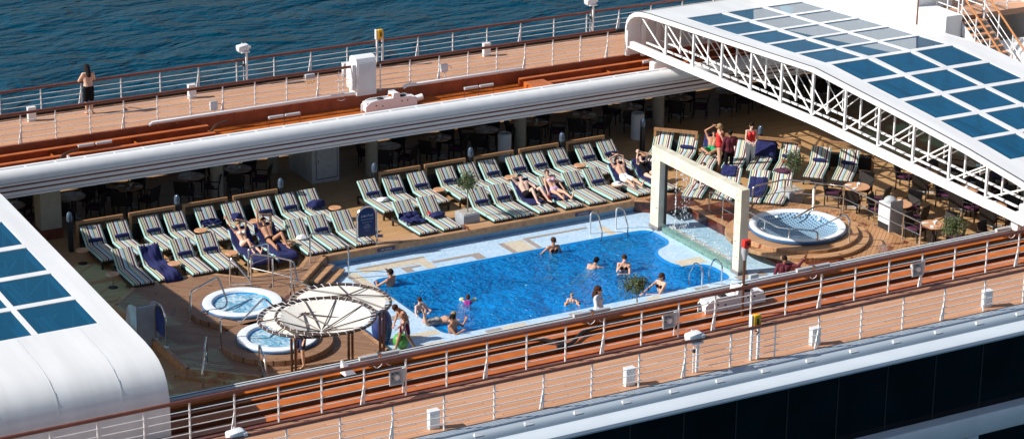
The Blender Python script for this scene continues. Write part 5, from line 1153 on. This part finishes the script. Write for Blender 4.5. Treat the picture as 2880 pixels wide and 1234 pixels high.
def figure(label, J, loc, rz=0, skin='skin1', hair='hairk', hlen=0, clothes=(), shades=False, scale=1, fem=False, beard=False, look=None, extra=(), bun=False, tilt=0):
    """J: joint dict in metres, person facing -Y, origin at the base."""
    r = tag(empty('person', loc, rz), label, 'person'); r.scale = (scale,) * 3
    if tilt: r.rotation_euler = (0, tilt, rz)
    J = {k: V3(v) for k, v in J.items()}; w = .86 if fem else 1.0
    b = B(); pel, wai, che, nk, hd = J['pel'], J['wai'], J['che'], J['nk'], J['hd']
    side = (J['hipR'] - J['hipL']).normalized(); sh = (J['shR'] - J['shL']).normalized()
    fw = look.normalized() if look else V3((0, -1, 0)); hu = (hd - nk).normalized(); fw = (fw - hu * fw.dot(hu)).normalized(); hs = hu.cross(fw).normalized()
    for q in (-1, 1):
        b.cap(pel + side * .055 * q, wai + side * .045 * q, .115 * (1.05 if fem else 1), .095 * w)
        b.cap(wai + side * .05 * q, che + sh * .07 * q, .098 * w, .118 * w)
    b.cap(che, nk, .10 * w, .058 * w); b.cap(J['shL'], J['shR'], .062 * w, .062 * w); b.cap(nk, hd - hu * .03, .054 * w, .052 * w)
    b.cap(che + sh * .07, J['shR'], .09 * w, .062 * w); b.cap(che - sh * .07, J['shL'], .09 * w, .062 * w)
    if fem:
        fc = (V3((0, -1, 0)) - (che - wai).normalized() * V3((0, -1, 0)).dot((che - wai).normalized())).normalized()
        if 'front' in J: fc = J['front'].normalized()
        for q in (-1, 1): b.ball(che + sh * .075 * q + fc * .085 - (che - wai).normalized() * .02, .062)
    hc = hd + hu * .05
    mt = Matrix((hs, -fw, hu)).transposed()
    b.ball(hc + fw * -.012, (.074, .092, .10), 14, 10, mt); b.cap(hc + fw * .03 - hu * .02, hc + fw * .048 - hu * .085, .058, .034)
    b.cap(hc + fw * .088 + hu * .01, hc + fw * .104 - hu * .025, .010, .015, 8); b.ball(hc + hs * .077, (.012, .02, .03), 8, 6, mt); b.ball(hc - hs * .077, (.012, .02, .03), 8, 6, mt)
    hands = []
    for s_ in 'LR':
        a, e, h = J['sh' + s_], J['el' + s_], J['ha' + s_]; b.cap(a, e, .052 * w, .038 * w); b.cap(e, h, .040 * w, .026 * w)
        d = (h - e).normalized()
        if 'hd' + s_ in J: d = J['hd' + s_].normalized()
        sd_ = d.cross(V3((0, 0, 1)) if abs(d.z) < .9 else V3((1, 0, 0))).normalized()
        pn = d.cross(sd_).normalized(); flip = 1 if s_ == 'R' else -1
        if 'pal' + s_ in J: pn = (J['pal' + s_] - d * J['pal' + s_].dot(d)).normalized(); sd_ = pn.cross(d).normalized()
        p0 = h + d * .02; p1 = h + d * .085
        for q in (-.024, 0, .024): b.cap(p0 + sd_ * q * .7, p1 + sd_ * q, .017, .015, 8)
        for i_, (q, l) in enumerate(((-.034, .055), (-.012, .072), (.011, .078), (.033, .066))):
            k0 = p1 + sd_ * q; k1 = k0 + (d + sd_ * q * 3).normalized() * l * .55; k2 = k1 + (d * .8 + pn * .45 + sd_ * q * 3).normalized() * l * .5
            b.cap(k0, k1, .0105, .0095, 7); b.cap(k1, k2, .0095, .008, 7)
        t0 = p0 + sd_ * .03 * flip; b.cap(t0 - sd_ * .01 * flip, t0 + (d * .6 + sd_ * .7 * flip + pn * .2) * .035, .014, .012, 7); b.cap(t0 + (d * .6 + sd_ * .7 * flip + pn * .2) * .035, t0 + (d * .9 + sd_ * .5 * flip + pn * .3) * .065, .012, .009, 7)
        if 'kn' + s_ in J:
            hp, kn, an, to = J['hip' + s_], J['kn' + s_], J['an' + s_], J['to' + s_]
            b.cap(hp, kn, .088 * (.98 if fem else 1), .056 * w); mid = kn.lerp(an, .35); b.cap(kn, mid, .054 * w, .055 * w); b.cap(mid, an, .055 * w, .034 * w)
            hl = an + (an - kn).normalized() * .03 - (to - an).normalized() * .03; b.cap(hl, to, .034, .026); b.ball(to + (to - an).normalized() * .015, (.028, .028, .02), 8, 6)
            b.cap(an, hl, .033, .032)
    o = b.build('body', skin, r, autos=180); REM.append(o)
    # face
    e = B()
    if shades:
        e.rbox(hc + fw * .092 + hu * .022, (.13, .02, .036), .008, mt); e.build('sunglasses', 'eye', r)
    else:
        for q in (-1, 1): e.ball(hc + fw * .076 + hu * .018 + hs * .030 * q, (.013, .008, .008), 8, 6, mt)
        e.build('eyes', 'eye', r)
    e = B(); e.ball(hc + fw * .082 - hu * .052, (.024, .008, .006), 8, 6, mt); e.build('mouth', 'lip', r)
    # hair
    e = B(); e.ball(hc - fw * .025 + hu * .022, (.086, .098, .098), 16, 10, mt)
    e.v = [tuple(hc + (V3(v) - hc) * (1.04 + .05 * sin(v[0] * 90 + v[2] * 70) * cos(v[1] * 80))) for v in e.v]
    if hlen:
        e.cap(hc - fw * .05 + hu * .02, hc - fw * .10 - hu * hlen, .09 if hlen < .2 else .105, .055 if hlen < .2 else .075); e.cap(hc - fw * .04 + hs * .045, hc - fw * .05 + hs * .06 - hu * hlen * .8, .05, .035); e.cap(hc - fw * .04 - hs * .045, hc - fw * .05 - hs * .06 - hu * hlen * .8, .05, .035)
    if bun: e.ball(hc - fw * .1 + hu * .05, .04)
    if hair: o = e.build('hair', hair, r, autos=180)
    if beard: B().ball(hc + fw * .055 - hu * .085, (.04, .03, .025), 10, 8, mt).build('beard', hair, r)
    for kind, m in clothes:
        c = B(); g = .013
        lr = lambda a_, b_, t: a_.lerp(b_, t)
        if kind in ('shorts', 'trousers', 'skirt', 'briefs'):
            for q in (-1, 1): c.cap(pel + side * .055 * q, lr(pel, wai, .35 if kind != 'briefs' else .15) + side * .052 * q, .115 + g + (.006 if fem else 0), .105 + g)
            for s_ in 'LR':
                if 'kn' + s_ not in J: continue
                t = {'shorts': .62, 'trousers': 1, 'skirt': .95, 'briefs': .06}[kind]
                c.cap(J['hip' + s_], lr(J['hip' + s_], J['kn' + s_], t), .094 + g, (.082 if kind != 'skirt' else .085) + g * (.6 if kind != 'trousers' else -.6))
                if kind == 'trousers': c.cap(J['kn' + s_], lr(J['kn' + s_], J['an' + s_], .95), .060 + g, .048 + g)
            if kind == 'skirt' and 'knL' in J: [c.cap(lr(J['hipL'], J['knL'], t_), lr(J['hipR'], J['knR'], t_), .10, .10) for t_ in (.1, .25, .4, .55, .7)]; c.cap(lr(J['hipL'], J['knL'], .85), lr(J['hipR'], J['knR'], .85), .085, .085)
        if kind in ('shirt', 'top', 'swimsuit'):
            for q in (-1, 1):
                c.cap(pel + side * .055 * q, wai + side * .045 * q, .117 + g * (1 if kind != 'top' else .6), .10 * w + g); c.cap(wai + side * .05 * q, che + sh * .07 * q, .10 * w + g, (.118 if kind == 'shirt' else .112) * w + g)
                if fem: c.ball(che + sh * .075 * q + fc * .088 - (che - wai).normalized() * .02, .068)
            if kind == 'shirt':
                c.cap(che, lr(che, nk, .75), .10 * w + g, .06 * w + g); c.cap(J['shL'], J['shR'], .062 * w + g, .062 * w + g)
                for s_ in 'LR': c.cap(che + sh * (.07 if s_ == 'R' else -.07), J['sh' + s_], .09 * w + g, .062 * w + g); c.cap(J['sh' + s_], J['el' + s_], .056 * w + g, .048 * w + g * .7); c.cap(J['el' + s_], lr(J['el' + s_], J['ha' + s_], .85), .046 * w + g * .7, .036 * w + g * .7)
            else:
                for s_ in 'LR': c.cap(lr(che, J['sh' + s_], .5) + fc * .09 if fem else che, lr(nk, J['sh' + s_], .5) + V3((0, 0, .03)), .014, .012, 6)
        if kind == 'bikini':
            for q in (-1, 1):
                c.ball(che + sh * .075 * q + fc * .094 - (che - wai).normalized() * .02, .06)
            c.cap(che + sh * .12 + fc * .03, che - sh * .12 + fc * .03, .105 * w, .105 * w) if False else None
            c.cap(pel + side * .05, pel - side * .05, .118 + g * .7, .118 + g * .7)
        o = c.build(kind if kind != 'bikini' else 'bikini', m, r, autos=180)
        if kind != 'bikini': REM.append(o)
    for nm, bb, m in extra: bb.build(nm, m, r)
    return r
def standing(h=1.0, fem=False):
    sw = .17 if fem else .195
    J = dict(pel=(0, 0, .95), wai=(0, .0, 1.10), che=(0, .01, 1.32), nk=(0, .02, 1.47), hd=(0, 0, 1.565), shL=(-sw, .01, 1.41), shR=(sw, .01, 1.41), hipL=(-.09, 0, .90), hipR=(.09, 0, .90),
             elL=(-.25, .03, 1.13), elR=(.25, .03, 1.13), haL=(-.22, -.08, .90), haR=(.22, -.08, .90), knL=(-.10, -.02, .49), knR=(.10, -.02, .49), anL=(-.10, .02, .08), anR=(.10, .02, .08), toL=(-.12, -.13, .03), toR=(.12, -.13, .03))
    return J
def up(J, **k): J = dict(J); J.update(k); return J
def sit_back(back=45, fem=False, z=.40, dy=-.05):
    """reclining on a lounger: origin at hinge on the floor, head toward +Y, legs toward -Y"""
    a = radians(back - 6); ca_, sa_ = cos(a), sin(a); P0 = V3((0, dy, z + .09)); sw = .165 if fem else .19
    f = lambda s_, x=0, t=0: (x, P0.y + s_ * ca_ - t * sa_, P0.z + s_ * sa_ + t * ca_)
    return dict(pel=f(.0), wai=f(.17), che=f(.38), nk=f(.54), hd=f(.64, 0, .03), shL=f(.48, -sw), shR=f(.48, sw), hipL=(-.09, P0.y - .05, z + .08), hipR=(.09, P0.y - .05, z + .08), front=(0, -sa_, ca_),
                knL=(-.14, P0.y - .47, z + .12), knR=(.14, P0.y - .47, z + .12), anL=(-.15, P0.y - .88, z + .06), anR=(.15, P0.y - .88, z + .06), toL=(-.20, P0.y - .93, z + .22), toR=(.20, P0.y - .93, z + .22),
                elL=f(.28, -.30, .02), elR=f(.28, .30, .02), haL=f(.05, -.24, .10), haR=f(.05, .24, .10))
fl = lambda f_, s_, x=0, t=0: None
def bk(s_, x=0, t=0, back=39, P0=(0, -.05, .49)):
    a = radians(back); return (x, P0[1] + s_ * cos(a) - t * sin(a), P0[2] + s_ * sin(a) + t * cos(a))
UPV = V3((0, -.75, .65))
# -- woman at the far rail (seen from behind, facing the sea)
J = up(standing(fem=True), elL=(-.27, -.14, 1.16), elR=(.27, -.14, 1.16), haL=(-.14, -.36, 1.10), haR=(.14, -.36, 1.10), nk=(0, -.04, 1.46), hd=(0, -.08, 1.55), che=(0, -.03, 1.31))
figure('woman in sheer pinkish blouse and black skirt leaning on the far sea railing', J, (-9.15, 14.28, 2.9), pi, 'skin1', 'hairk', .28, [('shirt', 'blouse'), ('skirt', 'blackcloth')], fem=True)
# -- man by penguin
J = up(standing(), che=(0, -.10, 1.28), nk=(0, -.20, 1.42), hd=(0, -.29, 1.47), shL=(-.19, -.14, 1.36), shR=(.19, -.14, 1.36), elL=(-.22, -.2, 1.10), elR=(.24, -.12, 1.08), haL=(-.12, -.32, .93), haR=(.14, -.3, .88), knL=(-.12, -.14, .50), anL=(-.14, -.26, .08), toL=(-.15, -.42, .03), knR=(.10, .08, .48), anR=(.12, .30, .09), toR=(.13, .16, .03))
figure('man in red striped trunks with head bowed beside the penguin statue', J, (-6.1, -3.15, 0), radians(-95), 'skin2', 'hairb', 0, [('shorts', 'trunk_str')], look=V3((0, -.5, -.85)), scale=.93)
# -- man under the canopy
figure('man in navy and white trunks standing under the round canopies', up(standing(), knL=(-.1, -.08, .49), anL=(-.1, -.12, .08), toL=(-.1, -.28, .03)), (-9.72, -3.72, .42), radians(-70), 'skin1', 'hairb', 0, [('shorts', 'trunk_nw')], scale=.97)
# -- group on the right
J = up(standing(fem=True), elL=(-.23, -.08, 1.12), elR=(.23, -.08, 1.12), haL=(-.08, -.25, 1.04), haR=(.08, -.25, 1.02))
figure('woman in red tank top and white trousers with folded hands', J, (12.28, 5.75, .2), radians(-15), 'skin4', 'hairk', 0, [('trousers', 'cloth_w'), ('top', 'redtop')], fem=True, scale=.97)
J = up(standing(fem=True), elL=(-.24, -.1, 1.12), haL=(-.12, -.30, 1.05), elR=(.24, -.1, 1.12), haR=(.1, -.3, 1.06))
figure('blond woman in a red swimsuit talking to the waiter in maroon', J, (11.12, 6.02, .2), radians(68), 'skin1', 'hairl', 0, [('swimsuit', 'redtop')], fem=True, bun=True, look=V3((0, -1, -.3)))
J = up(standing(), elL=(-.24, -.08, 1.12), haL=(-.12, -.30, 1.12), elR=(.26, .0, 1.12), haR=(.26, -.06, .88))
figure('waiter in maroon uniform standing with his back to the pool', J, (11.20, 5.50, .2), radians(160), 'skin3', 'hairk', 0, [('trousers', 'blackcloth'), ('shirt', 'maroon')], scale=.94)
J = up(standing(), elR=(.42, -.10, 1.42), haR=(.60, -.14, 1.68), hdR=(.35, -.1, .93), palR=(0, -1, 0), elL=(-.28, 0, 1.14), haL=(-.34, -.1, .92))
figure('smiling waiter in maroon shirt waving at the right end of the pool', J, (5.42, -5.9, .2), radians(-25), 'skin3', 'hairk', 0, [('trousers', 'blackcloth'), ('shirt', 'maroon')], scale=.97)
# -- sunbathers
J = up(sit_back(fem=True), elL=bk(.66, -.30, .12), haL=bk(.92, -.34, .12), elR=bk(.72, .28, .12), haR=bk(.78, .06, .18), knL=(-.05, -.42, .74), anL=(-.02, -.70, .46), toL=(-.02, -.85, .43))
figure('woman in a pale bikini with one knee up and a hand over her brow', J, (L2(4)[0], 5.70, .2), 0, 'skin1', 'hairl', 0, [('bikini', 'cream')], True, fem=True, look=UPV)
J = up(sit_back(), elL=bk(.62, -.26, .16), haL=bk(.92, -.20, .22), elR=bk(.78, .26, .14), haR=bk(.84, -.02, .2), knR=(.20, -.48, .80), anR=(.26, -.78, .46), toR=(.28, -.93, .43))
figure('man in dark trunks with one knee raised and arms over his head', J, (L2(5)[0], 5.70, .2), 0, 'skin2', 'hairk', 0, [('briefs', 'blackcloth')], look=UPV)
J = up(sit_back(), elL=bk(.68, -.34, .08), haL=bk(.70, -.10, -.02), elR=bk(.25, .32, .06), haR=bk(.12, .30, .16), knL=(-.06, -.46, .82), anL=(-.04, -.80, .46), toL=(-.04, -.96, .43), knR=(.28, -.42, .80), anR=(.38, -.80, .46), toR=(.42, -.95, .43))
figure('man in sunglasses and dark shorts reclining with both knees raised', J, (L2(13)[0], 5.70, .2), 0, 'skin4', 'hairk', 0, [('shorts', 'blackcloth')], True, look=UPV)
figure('woman in a lilac bikini lying with arms at her sides', up(sit_back(fem=True), elL=bk(.22, -.27, .05), haL=bk(-.05, -.30, .05), elR=bk(.22, .28, .05), haR=bk(-.03, .33, .05)), (L2(14)[0], 5.68, .2), 0, 'skin1', 'hairb', 0, [('bikini', 'lilac')], fem=True, look=V3((-.5, -.6, .8)))
J = up(sit_back(), elL=bk(.76, -.30, .10), haL=bk(.84, -.06, .14), elR=bk(.80, .26, .10), haR=bk(.90, .02, .12))
figure('man in white shorts stretched out with both arms round his head', J, (L2(17)[0], 5.70, .2), 0, 'skin1', 'hairb', 0, [('shorts', 'cloth_w')], look=UPV, beard=True)
J = up(sit_back(fem=True), elL=bk(.56, -.24, .2), haL=bk(.78, -.12, .2), elR=bk(.7, .3, .08), haR=bk(.84, .08, .12), knR=(.12, -.42, .74), anR=(.1, -.74, .46), toR=(.1, -.9, .44))
figure('woman in a black swimsuit shading her face next to the arch pillar', J, (L2(18)[0], 5.70, .2), 0, 'skin4', 'hairk', 0, [('swimsuit', 'blackcloth')], fem=True, look=UPV)
J = up(sit_back(), elL=bk(.68, -.32, .16), haL=bk(.82, -.08, .26), elR=bk(.68, .32, .16), haR=bk(.82, .06, .26), knL=(-.26, -.42, .62), anL=(.05, -.62, .50), toL=(.10, -.74, .56), knR=(.26, -.42, .62), anR=(-.05, -.70, .50), toR=(-.12, -.80, .56))
figure('tanned man in green trunks reclining with hands joined over his head', J, LA(2), -pi / 4, 'skin2', 'hairk', 0, [('shorts', 'greensh')], True, look=UPV)
J = up(sit_back(30, fem=True), knL=(-.10, -.40, .78), anL=(-.12, -.78, .46), toL=(-.12, -.94, .43), knR=(.12, -.36, .72), anR=(.14, -.62, .46), toR=(.14, -.78, .43))
figure('person lying back with bare legs bent, seen under the arch lintel', J, (RB[0][0] + .237, RB[0][1] - .237, .2), -pi / 4, 'skin4', 'hairb', 0, [('swimsuit', 'navy')], fem=True, look=UPV)
# -- pool people: origin at the water line under the neck
def wade(depth=1.27, fem=False): 
    J = standing(fem=fem); return {k: (v[0], v[1], v[2] - depth) for k, v in J.items()}
WZ = -.035
J = up(wade(1.22, True), elL=(-.38, .04, .0), haL=(-.52, -.02, -.04), elR=(.30, .0, -.06), haR=(.34, -.1, -.12))
figure('smiling woman in sunglasses leaning on the far edge of the pool', J, (2.02, 2.08, WZ), radians(-8), 'skin2', 'hairb', 0, [('bikini', 'blackcloth')], True, fem=True, bun=True)
J = up(wade(1.30), pel=(0, .30, -.12), wai=(0, .22, -.07), che=(0, .08, -.02), hipL=(-.09, .36, -.14), hipR=(.09, .36, -.14), knL=(-.14, .72, -.25), knR=(.14, .72, -.2), anL=(-.15, 1.05, -.18), anR=(.15, 1.05, -.3), toL=(-.15, 1.2, -.2), toR=(.15, 1.2, -.32), nk=(0, -.06, .05), hd=(0, -.12, .12), shL=(-.18, 0, .0), shR=(.18, 0, .0), elL=(-.3, -.2, -.05), haL=(-.2, -.42, -.08), elR=(.3, -.2, -.05), haR=(.2, -.42, -.08))
figure('dark haired swimmer doing breaststroke in the middle of the pool', J, (2.5, .34, WZ), radians(115), 'skin1', 'hairk', .05, [])
J = up(wade(1.20, True), elL=(-.2, -.28, .06), haL=(-.05, -.2, .3), elR=(.2, -.30, -.02), haR=(-.05, -.42, .02), knL=(-.1, -.42, -.50), knR=(.1, -.42, -.5), anL=(-.1, -.5, -.9), anR=(.1, -.5, -.9), toL=(-.1, -.62, -.95), toR=(.1, -.62, -.95))
figure('brown haired bather in the pool holding a hand to the face', J, (3.17, -.4, WZ), radians(-35), 'skin1', 'hairb', 0, [('bikini', 'blackcloth')], fem=True)
J = up(wade(1.18), elL=(-.36, -.28, .18), haL=(-.10, -.20, .44), elR=(.32, -.28, .02), haR=(.10, -.46, .04))
figure('man resting at the far left pool corner with a hand on his head', J, (-4.02, 1.88, WZ), radians(-150), 'skin2', 'hairk', 0, [])
J = up(wade(1.20), elL=(-.36, -.12, .0), haL=(-.5, -.32, .04), elR=(.3, -.3, -.02), haR=(.05, -.42, .02))
figure('dark haired boy at the left pool edge turned toward the other swimmers', J, (-4.2, -.45, WZ), radians(20), 'skin4', 'hairb', 0, [], scale=.82)
J = dict(pel=(0, .0, .07), wai=(0, -.13, .06), che=(0, -.30, .07), nk=(0, -.45, .1), hd=(0, -.52, .16), shL=(-.16, -.38, .07), shR=(.16, -.38, .07), hipL=(-.08, .06, .07), hipR=(.08, .06, .07), knL=(-.12, .42, .06), knR=(.10, .42, .06), anL=(-.12, .50, .42), anR=(.14, .36, .44), toL=(-.12, .56, .56), toR=(.16, .44, .56), elL=(-.28, -.5, .0), haL=(-.2, -.7, -.05), elR=(.26, -.55, .0), haR=(.2, -.75, -.05), front=(0, 0, -1))
figure('boy in patterned trunks lying on the pool edge with feet in the air', J, (-4.25, -1.68, .02), radians(80), 'skin1', 'hairl', 0, [('shorts', 'patt')], scale=.92, look=V3((0, -1, .1)))
J = up(wade(1.17), elL=(-.24, -.22, .02), haL=(-.1, -.32, .1), elR=(.42, -.12, .06), haR=(.52, -.16, .20), hdR=(.2, -.2, .9))
figure('smiling dark haired man at the near left corner of the pool', J, (-4.12, -2.42, WZ), radians(35), 'skin2', 'hairk', 0, [])
arm = lambda x: B().lathe([(.075, -.07), (.10, -.04), (.10, .04), (.075, .07)], n=14, c=(x, -.18, .02))
J = up(wade(1.30, True), pel=(0, .34, -.08), wai=(0, .24, -.02), che=(0, .1, 0), nk=(0, -.05, .06), hd=(0, -.08, .13), hipL=(-.08, .4, -.1), hipR=(.08, .4, -.1), knL=(-.1, .75, -.15), knR=(.1, .75, -.15), anL=(-.12, 1.05, -.1), anR=(.12, 1.05, -.2), toL=(-.12, 1.2, -.12), toR=(.12, 1.2, -.22), shL=(-.15, 0, .0), shR=(.15, 0, 0), elL=(-.3, -.18, .02), haL=(-.2, -.4, -.05), elR=(.3, -.18, .02), haR=(.2, -.4, -.05))
M['purple2'] = mat('purple_swimsuit', (.25, .02, .22), .7); M['armband'] = mat('pale_yellow_armband', (.72, .70, .30), .35)
figure('small girl with pale yellow armbands swimming in a purple swimsuit', J, (-2.54, -.47, WZ), radians(150), 'skin1', 'hairb', .08, [('swimsuit', 'purple2')], fem=True, scale=.72, extra=[('armband', arm(-.27), 'armband'), ('armband', arm(.27), 'armband')])
M['armband2'] = mat('orange_armband', (.80, .30, .05), .35)
J = up(wade(1.22), elL=(-.28, -.15, .04), haL=(-.36, -.34, .02), elR=(.28, -.15, .04), haR=(.32, -.34, .02))
figure('blond toddler with orange armbands floating near the lady in a white shirt', J, (.25, -2.04, WZ), radians(-25), 'skin4', 'hairl', 0, [], scale=.60, extra=[('armband', arm(-.30), 'armband2'), ('armband', arm(.30), 'armband2')])
J = up(standing(fem=True), elL=(-.22, -.05, 1.16), haL=(-.2, -.22, 1.05))
figure('woman with long dark curly hair in a pale shirt at the near pool edge', J, (-.98, -5.55, .2), radians(35), 'skin4', 'hairb', .24, [('shirt', 'shirtw')], True, fem=True, look=V3((.9, -1, 0)) if False else None)
J = up(wade(1.12, True), elL=(-.22, -.34, .12), haL=(-.2, -.62, .04), elR=(.2, -.3, .02), haR=(.0, -.48, .02))
figure('dark haired woman in sunglasses resting an arm on the near pool edge', J, (3.22, -2.5, WZ), radians(-75), 'skin1', 'hairb', .12, [('bikini', 'blackcloth')], True, fem=True)
# weld every body into one continuous skin
for o in REM:
    md = o.modifiers.new('remesh', 'REMESH'); md.mode = 'VOXEL'; md.voxel_size = .0095; md.use_smooth_shade = True
    sm = o.modifiers.new('smooth', 'SMOOTH'); sm.factor = .5; sm.iterations = 3 if o.name.startswith('body') else 6
dg = bpy.context.evaluated_depsgraph_get(); dg.update()
for o in REM:
    me = bpy.data.meshes.new_from_object(o.evaluated_get(dg)); o.modifiers.clear(); o.data = me
# ================================================================== CAMERA AND LIGHT
cam = bpy.data.cameras.new('camera'); co = bpy.data.objects.new('camera', cam); COL.objects.link(co)
P_, YW, RL = radians(19.54156), radians(60.1283), radians(-.75946)
def camrow(fw, rt, up):
    zc = fw * cos(P_) - up * sin(P_); yc = fw * sin(P_) + up * cos(P_)
    return (rt * cos(RL) - yc * sin(RL), rt * sin(RL) + yc * cos(RL), zc)
cx_, cy_, cz_ = camrow(cos(YW), sin(YW), 0), camrow(sin(YW), -cos(YW), 0), camrow(0, 0, 1)
R_ = Matrix(((cx_[0], cx_[1], -cx_[2]), (cy_[0], cy_[1], -cy_[2]), (cz_[0], cz_[1], -cz_[2])))
co.matrix_world = Matrix.Translation((-37.5, -64, 28.4)) @ R_.to_4x4()
cam.sensor_width = 36; cam.lens = 7100.97 / 2880 * 36; cam.clip_start = 1; cam.clip_end = 8000
S.camera = co
wd = bpy.data.worlds.new('World'); S.world = wd; wd.use_nodes = True; nt = wd.node_tree
sk = nt.nodes.new('ShaderNodeTexSky'); sk.sky_type = 'NISHITA'; sk.sun_disc = False
sun_dir = Vector((-1.3, .36, 1)).normalized()
el = math.asin(sun_dir.z); sk.sun_elevation = el; sk.sun_rotation = atan2(sun_dir.x, sun_dir.y)
sk.air_density = 1; sk.dust_density = 1.0
bg = nt.nodes['Background']; nt.links.new(sk.outputs[0], bg.inputs[0]); bg.inputs[1].default_value = .078
sl = bpy.data.lights.new('sun', 'SUN'); sl.energy = 5.0; sl.angle = radians(.5); sl.color = (1, .95, .87)
so = bpy.data.objects.new('sun', sl); COL.objects.link(so); so.rotation_euler = (-sun_dir).to_track_quat('-Z', 'Y').to_euler()
S.view_settings.view_transform = 'Standard'; S.view_settings.look = 'None'; S.view_settings.exposure = .30; S.view_settings.gamma = 1
S.cycles.max_bounces = 8; S.cycles.transparent_max_bounces = 16; S.cycles.use_denoising = True
try: S.cycles.denoiser = 'OPENIMAGEDENOISE'
except Exception: pass
